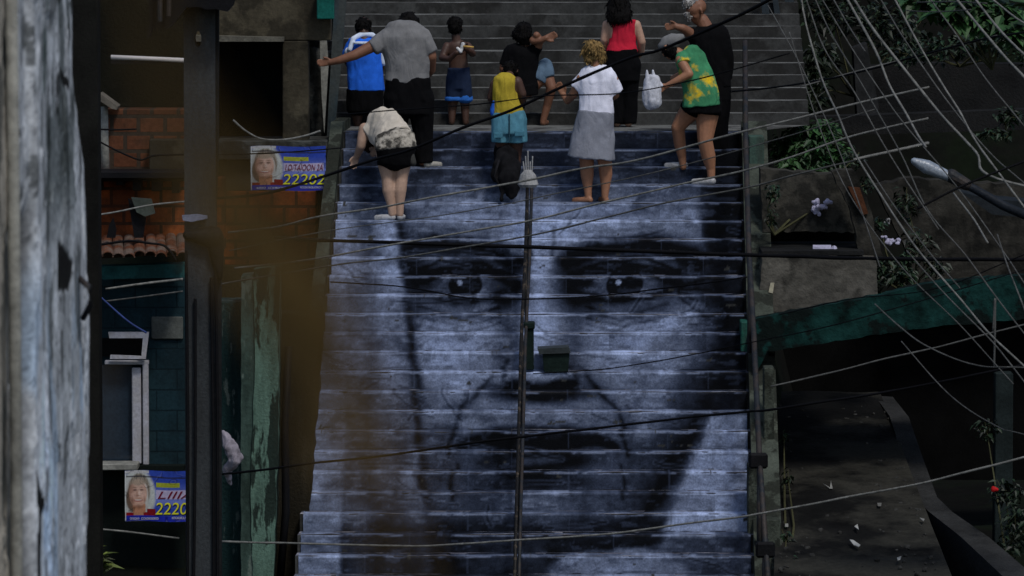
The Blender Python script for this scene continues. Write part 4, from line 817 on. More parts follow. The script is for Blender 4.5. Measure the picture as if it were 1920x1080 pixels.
cable([(428, 436), (520, 425), (600, 406), (718, 388), (800, 372), (978, 340), (1090, 316), (1180, 303), (1290, 275), (1400, 245), (1600, 196), (1742, 163)], (47, 44), 4.2, pale_c, 'pale cable passing the lamp on the middle handrail and the grey skirt')
cable([(440, 503), (540, 492), (620, 480), (740, 458), (880, 434), (1000, 412), (1130, 380), (1280, 345), (1440, 308), (1600, 255), (1740, 222)], (47, 44), 4., pale_c, 'pale cable crossing just below the bare feet of the white-shirted woman')
cable([(408, 534), (520, 515), (640, 495), (760, 482), (880, 462), (1000, 440), (1120, 412), (1250, 380), (1400, 352), (1500, 325), (1620, 297), (1740, 266)], (46.5, 43), 3.6, dim_c, 'grey cable crossing the forehead of the portrait under the other pale ones')
cable([(1600, 300), (1660, 286), (1742, 268)], 42.9, 6, pale_c, 'short thick pale cable end beside the street lamp')
cable([(400, 372), (500, 362), (600, 333), (700, 300), (770, 280), (860, 243), (960, 206), (1060, 160), (1174, 111), (1233, 95), (1300, 68), (1350, 45), (1400, 22), (1460, -10)], (49, 46), 6, black_c, 'black cable slanting up from the poster across the people on the stairs')
cable([(415, 889), (500, 880), (590, 868), (700, 857), (890, 830), (1100, 805), (1280, 784), (1400, 772), (1460, 766), (1700, 728), (1940, 680)], (48, 44), 5., black_c, 'black cable rising across the mouth of the portrait')
cable([(415, 1016), (570, 1019), (760, 1024), (870, 1020), (980, 1012), (1150, 1000), (1290, 982), (1405, 966), (1600, 930), (1740, 903), (1940, 852)], (47, 44), 4.2, pale_c, 'lowest pale cable crossing the bottom steps and the dark path')
cable([(1446, 724), (1560, 698), (1650, 675), (1760, 650), (1860, 624), (1940, 604)], 46, 3.2, dim_c, 'pale cable rising across the black bay under the teal beam')
cable([(165, 990), (240, 997), (336, 1009)], 53, 4, pale_c, 'short pale cable near the bottom of the brick house')
cable([(198, 542), (270, 532), (343, 523)], 52.5, 5, pale_c, 'upper of two pale cables under the teal beam of the brick house')
cable([(198, 565), (270, 556), (343, 546)], 52.6, 3.4, dim_c, 'lower of two pale cables under the teal beam of the brick house')
cable([(160, 537), (184, 553), (203, 570), (240, 602), (275, 624)], 52.4, 4, blue_c, 'blue cable slanting down to the white window')
cable([(172, 405), (215, 398), (280, 385), (346, 378)], 53.4, 4, pale_c, 'pale cable lying across the orange bricks left of the pole')
cable([(168, 242), (220, 243), (256, 242)], 55.2, 3.5, black_c, 'short level black cable in front of the dull brown bricks')
cable([(168, 255), (200, 273), (240, 292), (265, 300), (290, 292), (345, 290)], 55.1, 4, black_c, 'tangled black cable sagging across the dull brown bricks')
cable([(180, 460), (240, 452), (280, 456), (310, 462), (330, 488)], 54.6, 5, black_c, 'black cable drooping over the clay roof tiles')
cable([(437, 225), (460, 245), (490, 260), (530, 262), (570, 255), (601, 245)], 55.5, 4, pale_c, 'pale twine sagging in front of the black opening of the beige house')
cable([(405, 290), (480, 288), (560, 284), (640, 277)], 55.4, 3, black_c, 'thin black cable along the floor slab above the poster')
RB = [([(1498, -20), (1515, 60), (1542, 150), (1570, 212), (1600, 282), (1653, 368), (1690, 425), (1730, 480), (1800, 560), (1857, 627), (1940, 705)], 3.6, pale_c, 'bright pale cable, leftmost of the bundle slanting down on the right'),
      ([(1520, -20), (1560, 66), (1620, 165), (1690, 290), (1740, 395), (1810, 478), (1870, 560), (1940, 650)], 2.6, dim_c, 'dim thin cable second from the left in the slanting bundle'),
      ([(1578, -20), (1640, 92), (1668, 160), (1700, 215), (1722, 255), (1736, 275)], 4.4, pale_c, 'pale cable of the slanting bundle ending at the street lamp'),
      ([(1592, -15), (1640, 58), (1700, 135), (1765, 215), (1830, 285), (1870, 335), (2150, 395)], 4.6, pale_c, 'thick pale cable of the slanting bundle passing just above the lamp arm'),
      ([(1668, -20), (1720, 78), (1765, 155), (1800, 210), (1830, 265), (1885, 340), (1925, 395)], 3.6, pale_c, 'pale cable slanting down right of the lamp head to the right edge'),
      ([(1782, -15), (1850, 66), (1895, 118), (1940, 165)], 4.6, pale_c, 'pale cable in the top right corner, left of its neighbour over the leaves'),
      ([(1818, -15), (1868, 48), (1905, 88), (1940, 118)], 4.2, pale_c, 'rightmost pale cable over the leaves in the top right corner'),
      ([(1505, -20), (1545, 90), (1600, 170), (1650, 260), (1700, 340), (1760, 430)], 2.4, dim_c, 'faint cable between the two leftmost ones of the slanting bundle'),
      ([(1552, -20), (1592, 50), (1622, 96)], 2.4, dim_c, 'short faint cable at the top middle of the slanting bundle'),
      ([(1788, 362), (1825, 410), (1852, 455)], 3.6, pale_c, 'short pale cable on the brown wall right of the lamp'),
      ([(1700, 470), (1780, 560), (1860, 640), (1940, 740)], 2.4, dim_c, 'dim cable crossing the teal beam at a slant'),
      ([(1640, 570), (1690, 615), (1740, 650), (1830, 685), (1940, 690)], 2.6, dim_c, 'dim sagging cable under the teal beam'),
      ([(1620, 300), (1680, 390), (1740, 470), (1800, 540)], 2.2, dim_c, 'faint cable slanting past the gap beside the terrace'),
      ([(1870, 440), (1890, 500), (1925, 590)], 3., dim_c, 'grey cable at the right edge over the brown wall')]
for i, (p, th, mt, lab) in enumerate(RB): cable(p, (43-.25*i, 41-.2*i), th, mt, lab)
cable([(1370, 172), (1480, 160), (1600, 138), (1720, 105), (1850, 72), (1940, 58)], (50, 46), 4, black_c, 'black cable rising to the top right corner behind the pale bundle')
cable([(1500, 163), (1620, 130), (1760, 96), (1870, 66)], 49, 3.4, dim_c, 'dim grey cable running close above the black one at the top right')
cable([(1720, 392), (1790, 356), (1850, 330), (1940, 296)], 40, 5, black_c, 'black cable rising to the right edge below the street lamp')
MORE = [([(430, 470), (620, 432), (820, 405), (1000, 372), (1250, 318), (1440, 266), (1640, 205)], 2.2, dim_c, 'thin dim cable between the two upper pale ones over the portrait'),
        ([(640, 215), (760, 205), (900, 195), (1020, 180), (1160, 175), (1300, 150), (1480, 100)], 2.6, black_c, 'thin black cable behind the heads of the child in yellow and the white-shirted woman'),
        ([(620, 528), (760, 538), (900, 560), (1100, 556), (1250, 540), (1400, 520)], 3., black_c, 'thin black cable sagging across the eyes of the portrait'),
        ([(1000, 700), (1150, 690), (1300, 665), (1420, 640), (1600, 600), (1940, 500)], 2.4, black_c, 'thin black cable from the green bin towards the teal beam'),
        ([(1440, 10), (1500, 120), (1560, 250), (1610, 380), (1650, 500)], 2.2, dim_c, 'faint steep cable starting beside the leaning boards'),
        ([(1530, -20), (1610, 110), (1690, 225), (1790, 345), (1880, 470), (1940, 560)], 2.4, dim_c, 'long faint cable through the middle of the slanting bundle'),
        ([(1640, -20), (1700, 80), (1780, 195), (1860, 290), (1940, 360)], 2.6, dim_c, 'dim cable just left of the pair meeting at the right edge'),
        ([(1730, -20), (1790, 60), (1850, 150), (1940, 260)], 2.6, dim_c, 'dim cable crossing the long dark wall near its right end'),
        ([(1480, 60), (1530, 220), (1590, 360), (1690, 500), (1800, 610), (1900, 720)], 2., dim_c, 'faintest long cable along the lower side of the slanting bundle'),
        ([(1850, -10), (1900, 30), (1940, 55)], 3.4, pale_c, 'very short pale cable in the extreme top right corner'),
        ([(1720, 5), (1780, 3), (1850, 6)], 3., dim_c, 'short level grey cable in front of the top right leaves'),
        ([(1700, 20), (1760, 22), (1820, 18)], 2.6, dim_c, 'second short level grey cable below the first at the top right'),
        ([(1460, 590), (1600, 560), (1760, 540), (1940, 470)], 2.2, black_c, 'thin black cable following the top of the teal beam'),
        ([(1690, 640), (1780, 740), (1870, 800), (1940, 820)], 2., dim_c, 'dim cable dropping through the black bay to the right edge')]
for i, (p_, th, mt, lab) in enumerate(MORE): cable(p_, (45-.2*i, 42.5-.15*i), th, mt, lab)
cable([(1862, 620), (1866, 560), (1864, 690)], 44, 4, dim_c, 'grey vertical cable stub at the top of the dark post')

# ------------------------------------------------------------------ people
def skin(name, c): return M(name, c, rough=.55, var=.12, scale=14, bump=.08, fine=.08, spec=.35)
def cloth(name, c, var=.18, **k): return M(name, c, rough=.9, var=var, scale=k.pop('scale', 9), bump=.15, bs=140, fine=k.pop('fine', .12), fold=.38, **k)
class P:
    """a person; joints are given as picture rows/columns with a depth offset, radii in pixels at the person's distance"""
    def __init__(s, Y, foot, label, vox=.0085):
        s.Y = Y; s.sh = proj(Vector((0, Y, surf(Y))))[1]-foot[1]; foot = (foot[0], foot[1]+s.sh); s.root = thing('person', at(*foot, Y), label, 'person', 'people on the stairs'); s.body = MB(); s.vox = vox; s.n = 0
    def j(s, x, y, dy=0, r=8, ry=None): return (at(x, y+s.sh, s.Y+dy), m(r, s.Y), m(ry if ry else r, s.Y))
    def limb(s, *js, mb=None, flat=(False, False)): (mb or s.body).chain([s.j(*q) for q in js], flat); return s
    def head(s, x, y, dy, h, f, tilt=0.):
        """f: facing direction (x, depth) as a unit vector, h: head height in metres"""
        mb = s.body; c = at(x, y+s.sh, s.Y+dy); F_ = Vector((f[0], f[1], -tilt)).normalized(); S = Vector((-f[1], f[0], 0)).normalized(); U = S.cross(F_)*-1
        if U.z < 0: U = -U
        k = h/.23; pt = lambda a, b, d: c+F_*a*k+S*b*k+U*d*k
        mb.hull((pt(-.015, 0, .03), .078*k, .078*k), (pt(.025, 0, .025), .072*k, .072*k)); mb.hull((pt(.03, 0, -.02), .062*k, .062*k), (pt(.05, 0, -.075), .036*k, .034*k))
        mb.hull((pt(.092, 0, .012), .009*k, .009*k), (pt(.108, 0, -.022), .014*k, .014*k))           # nose
        for q in (-1, 1):
            mb.hull((pt(-.002, q*.076, .012), .012*k, .018*k), (pt(.004, q*.08, -.022), .009*k, .012*k))  # ears
            mb.hull((pt(.074, q*.018, .036), .010*k, .010*k), (pt(.070, q*.044, .036), .010*k, .010*k))   # brow
            mb.hull((pt(.068, q*.034, -.012), .016*k, .016*k), (pt(.06, q*.04, -.03), .016*k, .016*k))   # cheek
        mb.hull((pt(.085, -.018, -.05), .008*k, .007*k), (pt(.085, .018, -.05), .008*k, .007*k))      # mouth
        s.H = (c, F_, S, U, k, pt); return s
    def hair(s, mat, segs, vox=.012, wr=.010, wf=38, name='hair', strands=240):
        mb = MB()
        for sg in segs: mb.chain([s.j(*q) for q in sg])
        me = mb.remesh(vox, 1, wr, wf, s.n+3); rnd = random.Random(s.n+5); vs = [(v.co.copy(), v.normal.copy()) for v in me.vertices]; zc = sum(v[0].z for v in vs)/len(vs); b = bmesh.new(); b.from_mesh(me); sb = MB(); sb.bm.free(); sb.bm = b
        for _ in range(strands):
            p_, nn = rnd.choice(vs); L_ = rnd.uniform(.025, .06)*(1.3 if wf < 35 else .5); d_ = (Vector((rnd.uniform(-.5, .5), rnd.uniform(-.5, .5), -.9))-nn*nn.dot(Vector((0, 0, -.9)))).normalized()
            sb.tube([p_-nn*.004, p_+d_*L_*.5+nn*rnd.uniform(.002, .009), p_+d_*L_+nn*rnd.uniform(-.004, .006)], [.0045, .004, .0015], 4)
        n_ = bpy.data.meshes.new('hair'); b.to_mesh(n_); b.free(); bpy.data.meshes.remove(me); n_.polygons.foreach_set('use_smooth', [True]*len(n_.polygons))
        return link(name, n_, mat, s.root)
    def eyes(s):
        c, F_, S, U, k, pt = s.H; e = M('eye_dark', (.01, .008, .007), rough=.3)
        for q in (-1, 1): MB().hull((pt(.072, q*.033, .018), .009, .009)).make('eye', e, s.root, smooth=True)
        return s
    def hand(s, x, y, dy, dx, dyy, L=30, curl=.4, sc=1., side=1):
        """wrist at (x, y), pointing along (dx, dyy) in the picture plane; four fingers of unequal length and a thumb"""
        y += s.sh; n_ = math.hypot(dx, dyy); dx, dyy = dx/n_, dyy/n_; nx_, ny_ = -dyy*side, dx*side; b = m(1, s.Y)
        q = lambda a, c_, d, r: (at(x+dx*a+nx_*c_, y+dyy*a+ny_*c_, s.Y+dy+d*b), r*b*sc, r*b*sc)
        pl = L*.48
        for c_ in (-4.5, -1.5, 1.5, 4.5): s.body.hull(q(1, c_*.5*sc, 0, 3.2), q(pl, c_*sc, 0, 2.5))
        for i, (c_, l_) in enumerate(((-5.2, .40), (-1.8, .50), (1.7, .54), (5.0, .47))):
            l_ *= L; a0 = pl; c1 = c_*sc
            s.body.chain([q(a0, c1, 0, 1.9), q(a0+l_*.45, c1*1.12, -l_*.22*curl, 1.75), q(a0+l_*.75, c1*1.14, -l_*.55*curl, 1.6), q(a0+l_*.95, c1*1.1, -l_*.95*curl, 1.4)])
        s.body.chain([q(L*.12, 5*sc, -1, 2.4), q(L*.34, 9*sc, -3, 2.1), q(L*.55, 10*sc, -6*curl-2, 1.7)]); return s
    def foot(s, x, y, dy, dx, depth, L=.22, r=5.5, mb=None):
        """heel under (x, y); the foot points along (dx px, depth m)"""
        mb = mb or s.body; a = at(x, y+s.sh, s.Y+dy); d = Vector((m(dx, s.Y), depth, 0)).normalized(); k = m(1, s.Y)
        mb.hull((a+Vector((0, 0, r*k)), r*k, r*k), (a+d*L*.45+Vector((0, 0, r*.85*k)), r*.95*k, r*.9*k)); mb.hull((a+d*L*.45+Vector((0, 0, r*.8*k)), r*1.05*k, r*.8*k), (a+d*L*.78+Vector((0, 0, r*.55*k)), r*1.05*k, r*.55*k)); return s
    def shoe(s, x, y, dy, dx, depth, mat, L=.24, r=6.5):
        mb = MB(); s.foot(x, y, dy, dx, depth, L, r, mb); link('shoe', mb.remesh(.009, 2), mat, s.root); return s
    def wear(s, name, mat, segs, wr=.007, wf=9, vox=.011, smooth=2):
        mb = MB()
        for sg in segs:
            fl = (True, True) if sg is segs[0] else (False, True)
            if isinstance(sg, tuple): sg, fl = sg
            mb.chain([s.j(*q) for q in sg], fl)
        s.n += 1; return link(name, mb.remesh(vox, smooth, wr, wf, s.n*7), mat, s.root)
    def done(s, mat): return link('body', s.body.remesh(s.vox, 2), mat, s.root)
sk_light = skin('light_skin', (.40, .24, .17)); sk_tan = skin('tan_skin', (.27, .125, .068)); sk_brown = skin('brown_skin', (.17, .075, .042)); sk_dark = skin('dark_skin', (.055, .026, .017)); sk_pale = skin('pale_skin', (.36, .235, .17))
hair_black = M('black_hair', (.004, .0035, .0035), rough=.6, var=.4, scale=30, bump=.6, bs=120); hair_blond = M('blond_hair', (.24, .155, .06), rough=.6, var=.6, scale=26, bump=.6, bs=90, island=.6); hair_grey = M('grey_hair', (.32, .31, .30), rough=.7, var=.5, scale=30, col2=(.08, .07, .06), s2=20, amt=.6, island=.5)
hair_brown = M('brown_hair', (.03, .016, .010), rough=.6, var=.4, scale=30, bump=.5)
white_cl = cloth('white_shirt', (.66, .67, .78)); grey_sk = cloth('grey_skirt', (.19, .20, .235)); grey_tee = cloth('grey_tee', (.155, .155, .158)); blk = cloth('black_cloth', (.003, .003, .0036)); navy_cl = cloth('navy_cloth', (.012, .02, .045)); red_cl = cloth('red_top', (.50, .018, .042)); yel_cl = cloth('yellow_tank', (.36, .275, .03), var=.22); lblue = cloth('light_blue_shorts', (.075, .21, .28), var=.3, scale=6)
denim = cloth('blue_denim', (.09, .14, .20)); shoe_w = M('white_shoe', (.45, .45, .46), rough=.6, var=.35, scale=14, col2=(.16, .16, .16), s2=14, amt=.6)
green_pr = M('green_print', (.045, .20, .095), rough=.9, var=.35, scale=5, col2=(.62, .42, .02), s2=5.5, amt=1., thr=.60, bump=.15, bs=140, fine=.12, fold=.4)
camo = M('beige_pattern', (.36, .33, .28), rough=.9, var=.3, scale=12, col2=(.03, .028, .025), s2=9, amt=.95, thr=.5, bump=.2, fine=.15); beige_cl = cloth('beige_top', (.50, .45, .38), var=.12)

# woman in the white T-shirt and grey skirt, barefoot
YW, zW = stand(384); p = P(YW, (1113, 388), 'barefoot woman in a white T-shirt and grey skirt with curly blond hair, seen from behind')
p.head(1114, 108, .02, .235, (-.25, .97), .35)
p.limb((1116, 122, 0, 10), (1117, 146, 0, 12)).limb((1117, 152, 0, 33, 17), (1118, 185, 0, 27, 18), (1117, 222, 0, 29, 20), (1112, 250, 0, 34, 24))
p.limb((1090, 156, 0, 10), (1076, 184, .06, 9), (1064, 197, .20, 7.2), (1056, 186, .28, 5.5)).hand(1056, 186, .28, -.4, -.9, 26)
p.limb((1150, 158, 0, 10), (1153, 186, .10, 8.5), (1140, 196, .28, 6.5))
p.limb((1098, 262, 0, 21), (1100, 310, .02, 14), (1101, 338, .04, 12.5), (1102, 360, .03, 8.5), (1103, 378, .02, 6.5)); p.limb((1130, 262, 0, 21), (1134, 310, .02, 14), (1136, 336, .04, 12.5), (1135, 360, .03, 8.5), (1134, 378, .02, 6.5))
p.foot(1106, 389, .0, -22, .06, .23, 6.2); p.foot(1136, 389, .02, -12, .16, .22, 6.2)
p.wear('shirt', white_cl, [[(1117, 137, 0, 13, 11), (1118, 146, 0, 33, 18), (1118, 160, 0, 39, 21), (1118, 190, 0, 32, 21), (1118, 222, 0, 33, 23)], [(1096, 152, 0, 13), (1080, 172, .04, 13)], [(1140, 153, 0, 16), (1156, 182, .05, 15.5)]], .010)
p.wear('skirt', grey_sk, [[(1117, 216, 0, 34, 23), (1114, 245, 0, 38, 27), (1108, 305, 0, 46, 34)]], .012, 7)
p.hair(hair_blond, [[(1113, 104, -.02, 17), (1108, 95, -.04, 12)], [(1100, 104, 0, 10), (1103, 116, -.03, 9)], [(1124, 104, 0, 11), (1128, 118, -.02, 8)], [(1112, 92, .03, 9), (1120, 92, .0, 8)]], wr=.022, wf=26); p.done(sk_tan)

# man in the grey T-shirt
YM, zM = stand(318); p = P(YM, (775, 327), 'man in a grey T-shirt, back turned, reaching his arm out to the left wall')
p.head(766, 58, .17, .225, (0.05, 1.), 1.1); p.limb((764, 64, .10, 12), (761, 76, .02, 15))
p.limb((758, 88, 0, 42, 20), (762, 125, 0, 40, 22), (766, 168, 0, 38, 22), (766, 195, 0, 40, 24))
p.limb((722, 84, 0, 14), (694, 103, -.04, 11.5), (664, 118, -.08, 9.5), (636, 127, -.08, 7.5), (620, 131, -.06, 6.)).hand(622, 131, -.06, -1, .05, 28, .3)
p.limb((798, 92, 0, 14), (808, 120, 0, 11), (808, 145, .10, 9), (800, 158, .25, 6.5)).hand(800, 158, .25, -.3, .9, 26)
p.limb((745, 195, 0, 24), (744, 255, .02, 17), (742, 310, .0, 11)); p.limb((788, 195, 0, 24), (792, 258, .03, 17), (794, 315, 0, 11))
p.wear('shirt', grey_tee, [[(762, 62, .03, 16, 14), (760, 72, .01, 38, 20), (760, 86, 0, 51, 24), (763, 120, 0, 46, 26), (765, 150, 0, 43, 27), (762, 170, 0, 42, 27)], [(726, 84, 0, 17), (698, 104, -.03, 16)], [(792, 88, 0, 19), (808, 114, 0, 14)]], .016, 6)
p.wear('trousers', blk, [[(765, 160, 0, 42, 26), (766, 205, 0, 46, 30), (766, 228, 0, 44, 29)], [(745, 198, 0, 27, 27), (743, 255, .02, 20), (741, 312, 0, 15)], [(788, 198, 0, 27, 27), (793, 260, .03, 20), (796, 320, 0, 16)]], .010)
p.hair(hair_black, [[(766, 53, .17, 18), (768, 60, .18, 19)], [(760, 58, .14, 15), (774, 57, .15, 14)]], strands=130); p.shoe(742, 326, 0, -6, .2, blk); p.shoe(800, 329, -.03, 20, .10, M('pale_sandal', (.30, .29, .26), var=.3)); p.done(sk_brown)

# woman bent forward
YB, zB = stand(420); p = P(YB, (740, 426), 'woman bent far forward in a beige top and dark shorts, wearing white sneakers')
p.limb((724, 318, .05, 17), (727, 346, .04, 12), (729, 370, .02, 12.5), (733, 395, .01, 8), (735, 414, 0, 6.8)); p.limb((755, 318, .05, 17), (753, 346, .04, 12), (750, 370, .02, 12.5), (750, 395, .01, 8), (750, 414, 0, 6.8))
p.limb((740, 300, .04, 36, 26), (735, 272, .14, 33, 22), (720, 256, .34, 36, 20), (705, 252, .46, 28, 18)).limb((702, 256, .5, 10), (698, 268, .56, 9)); p.head(694, 276, .62, .22, (-.2, .6), 1.5)
p.limb((684, 254, .42, 12), (679, 275, .40, 10), (677, 286, .40, 9), (672, 298, .46, 7.2), (668, 308, .5, 5.5)).hand(669, 305, .5, -.3, .9, 26)
p.limb((722, 262, .46, 11), (712, 288, .46, 9), (700, 300, .52, 7))
p.wear('top', beige_cl, [[(738, 274, .11, 37, 25), (732, 262, .18, 38, 24), (718, 250, .36, 40, 22), (700, 250, .46, 30, 20)], [(700, 252, .42, 18), (684, 262, .41, 14)]], .010, 8)
p.wear('waist_shirt', camo, [[(739, 268, .06, 38, 26), (741, 280, .03, 40, 28), (742, 292, .02, 39, 29)]], .014, 12)
p.wear('shorts', blk, [[(742, 286, .03, 39, 29), (742, 304, .03, 37, 30), (741, 316, .04, 34, 28)], [(725, 300, .04, 19, 26), (725, 322, .04, 18, 20)], [(757, 300, .04, 20, 26), (756, 322, .04, 18, 20)]], .006)
p.wear('side_pouch', cloth('dark_grey_bag', (.035, .035, .033)), [([(768, 300, .0, 9, 10), (774, 318, -.02, 7, 9)], (False, False))], .004)
p.hair(hair_brown, [[(694, 274, .60, 16), (692, 284, .62, 15)]]); p.shoe(736, 426, 0, -26, .04, shoe_w, .22); p.shoe(750, 426, 0, 6, .16, shoe_w, .2); p.done(sk_pale)

# boy with the paste brush
YC = stand_up(234); p = P(YC, (858, 236), 'shirtless boy in navy shorts with a bright blue hem, holding a white brush')
p.head(853, 50, .02, .20, (.1, 1), .2); p.limb((854, 66, 0, 8), (856, 80, 0, 9)).limb((857, 88, 0, 21, 12), (859, 112, 0, 18, 12), (860, 135, 0, 19, 13))
p.limb((838, 88, 0, 8), (829, 110, -.05, 6.8), (843, 112, -.16, 5.6), (856, 100, -.22, 4.6)).hand(856, 101, -.22, .8, -.6, 20, .6, .8); p.limb((877, 88, 0, 8), (886, 102, -.08, 6.8), (880, 97, -.2, 5.4), (874, 92, -.24, 4.5)).hand(875, 93, -.24, -.5, -.6, 18, .6, .8)
p.limb((851, 180, 0, 10), (848, 205, .02, 8.5), (847, 228, 0, 6)); p.limb((871, 180, 0, 10), (872, 205, .02, 8.5), (873, 228, 0, 6)); p.foot(847, 236, 0, -4, .2, .2, 5.5); p.foot(873, 236, 0, 6, .2, .2, 5.5)
sh = p.wear('shorts', navy_cl, [[(860, 128, 0, 21, 15), (861, 152, 0, 22, 18), (861, 168, 0, 22, 18)], [(851, 148, 0, 15, 16), (850, 186, 0, 15, 16)], [(870, 148, 0, 14, 16), (872, 186, 0, 14, 16)]], .008)
p.wear('hem', cloth('bright_blue_hem', (.025, .12, .42)), [[(850, 182, 0, 16, 17), (850, 190, 0, 16.5, 17)], [(872, 182, 0, 15, 17), (872, 190, 0, 15, 17)]], .003)
p.hair(hair_black, [[(853, 46, .0, 14.5), (853, 54, -.01, 13)]]); p.done(sk_dark)
t = thing('paste_brush', at(866, 92+p.sh, YC-.32), 'white and yellow paste brush held by the shirtless boy', 'brush')
MB().chain([(at(858, 92+p.sh, YC-.30), m(3, YC), .015), (at(864, 98+p.sh, YC-.30), m(3, YC), .015), (at(868, 84+p.sh, YC-.3), m(4, YC), .02)]).make('bristles', M('white_bristle', (.5, .5, .5), scale=30, var=.4), t)
MB().tube([at(868, 88+p.sh, YC-.31), at(888, 90+p.sh, YC-.31)], m(2, YC), 8).make('handle', M('yellow_handle', (.45, .28, .08)), t, smooth=True)

# crouching person in black with one arm out
YD = stand_up(236); p = P(YD, (990, 238), 'person in black crouching on the upper steps, one arm stretched out to the right')
p.head(982, 68, .0, .22, (.3, .95), .2); p.limb((984, 82, 0, 9), (982, 96, 0, 11)).limb((978, 104, 0, 30, 17), (976, 135, 0, 28, 18), (978, 165, 0, 30, 22))
p.limb((1004, 98, 0, 10), (1012, 78, -.05, 8), (1006, 68, -.12, 7)).limb((1000, 78, -.1, 8), (1016, 77, -.12, 6.5), (1024, 73, -.14, 5)).hand(1022, 74, -.14, 1, -.35, 24, .3)
p.limb((952, 104, 0, 10), (944, 130, .0, 8.5), (955, 150, .1, 7)).limb((985, 172, 0, 16), (1024, 140, .05, 13), (1034, 166, 0, 10), (1026, 200, .05, 8), (1018, 230, .05, 6)).limb((972, 172, 0, 16), (968, 205, .1, 12), (972, 232, .05, 7))
p.foot(1018, 238, .05, 10, .2, .22, 6); p.foot(972, 238, .05, -4, .2, .22, 6)
p.wear('shirt', blk, [[(981, 92, 0, 22, 15), (978, 104, 0, 34, 20), (976, 135, 0, 32, 21), (978, 168, 0, 33, 24)], [(956, 102, 0, 13), (946, 126, 0, 12)], [(1000, 100, 0, 13), (1008, 88, -.03, 11)]], .008)
p.wear('trousers', denim, [([(1008, 152, .03, 17), (1022, 126, .05, 15), (1028, 148, .02, 13)], (True, True))], .008)
p.wear('shorts', blk, [[(978, 160, 0, 32, 24), (980, 182, 0, 30, 25)], [(972, 172, 0, 18), (968, 206, .1, 15)]], .006)
p.hair(hair_black, [[(982, 58, .0, 16), (982, 70, -.02, 15)], [(972, 66, .0, 12), (984, 78, -.02, 11)]]); p.done(sk_brown)

# child in yellow and light blue
YE, zE = stand(340); p = P(YE, (955, 345), 'child in a yellow sleeveless top and light blue shorts, head bent forward out of sight')
p.head(957, 131, .19, .20, (.1, .9), 1.4); p.limb((955, 140, .12, 9), (952, 150, .04, 11)).limb((950, 154, 0, 22, 14), (948, 185, 0, 21, 15), (953, 212, 0, 24, 17), (955, 230, 0, 27, 18))
p.limb((970, 152, 0, 10), (979, 175, .0, 8.5), (977, 195, .10, 7), (968, 205, .22, 5.5)).hand(968, 205, .22, -.5, .7, 20, .5, .85); p.limb((928, 156, .03, 9), (920, 182, .06, 7.5), (930, 200, .2, 6))
p.limb((942, 250, 0, 17), (944, 290, .03, 12), (945, 312, .02, 10.5), (947, 336, 0, 6.5)); p.limb((968, 250, 0, 17), (966, 290, .03, 12), (966, 312, .02, 10.5), (966, 336, 0, 6.5)); p.foot(947, 345, 0, -10, .18, .2, 5.8); p.foot(966, 345, 0, 10, .18, .2, 5.8)
p.wear('tank_top', yel_cl, [[(949, 139, .03, 15, 13), (947, 152, 0, 24, 18), (948, 185, 0, 25, 19), (954, 213, 0, 29, 20)]], .013, 9)
p.wear('shorts', lblue, [[(954, 208, 0, 29, 20), (955, 228, 0, 32, 25), (955, 250, 0, 31, 24)], [(939, 222, 0, 18, 22), (938, 266, 0, 17, 21)], [(970, 222, 0, 18, 22), (972, 266, 0, 18, 21)]], .008, 9)
p.wear('pocket', cloth('blue_pocket', (.055, .165, .225)), [([(934, 247, -.137, 9, 2), (934, 258, -.135, 9, 2)], (True, True))], .002, vox=.007); p.wear('pocket', MATS['blue_pocket'], [([(974, 244, -.137, 10, 2), (974, 255, -.135, 10, 2)], (True, True))], .002, vox=.007); p.wear('seam', cloth('seam_thread', (.02, .05, .07)), [([(955, 214, -.128, 1.6), (955, 264, -.132, 1.6)], (False, False))], 0, vox=.006)
p.hair(hair_black, [[(957, 127, .20, 15), (957, 136, .22, 14)]]); p.done(sk_dark)
mb = MB(); mb.chain([(at(926, 188+p.sh, YE-.02), .01, .03), (at(924, 205+p.sh, YE-.02), .03, .04), (at(923, 212+p.sh, YE-.02), .02, .03)])
tag(link('blue_pouch', mb.remesh(.01, 2, .006, 20), cloth('vivid_blue', (.02, .10, .46)), origin=at(924, 212+p.sh, YE)), 'small bright blue pouch at the left hip of the child in yellow', 'pouch')
# black bag behind the child
Yg = stand(372)[0]-.02; b = thing('black_bag', at(952, 374, Yg), 'slumped black bag lying on the steps below the child in yellow', 'bag')
mb = MB(); mb.chain([(at(944, 288, Yg+.3), m(18, 58), .10), (at(952, 312, Yg+.15), m(28, 58), .14), (at(958, 338, Yg), m(24, 58), .12), (at(962, 362, Yg-.05), m(12, 58), .06)]); mb.chain([(at(930, 306, Yg+.1), m(9, 58), .05), (at(928, 338, Yg), m(6, 58), .04)]); mb.chain([(at(942, 348, Yg-.05), m(7, 58), .03), (at(940, 374, Yg-.1), m(3, 58), .02)])
link('bag_body', mb.remesh(.014, 2, .055, 7), cloth('worn_black_nylon', (.006, .006, .007), var=.6, scale=8), b)
MB().tube([at(936, 300, Yg-.02), at(926, 330, Yg-.06), at(940, 352, Yg-.08)], .012, 6).make('strap', cloth('dark_strap', (.012, .012, .014)), b, smooth=True)

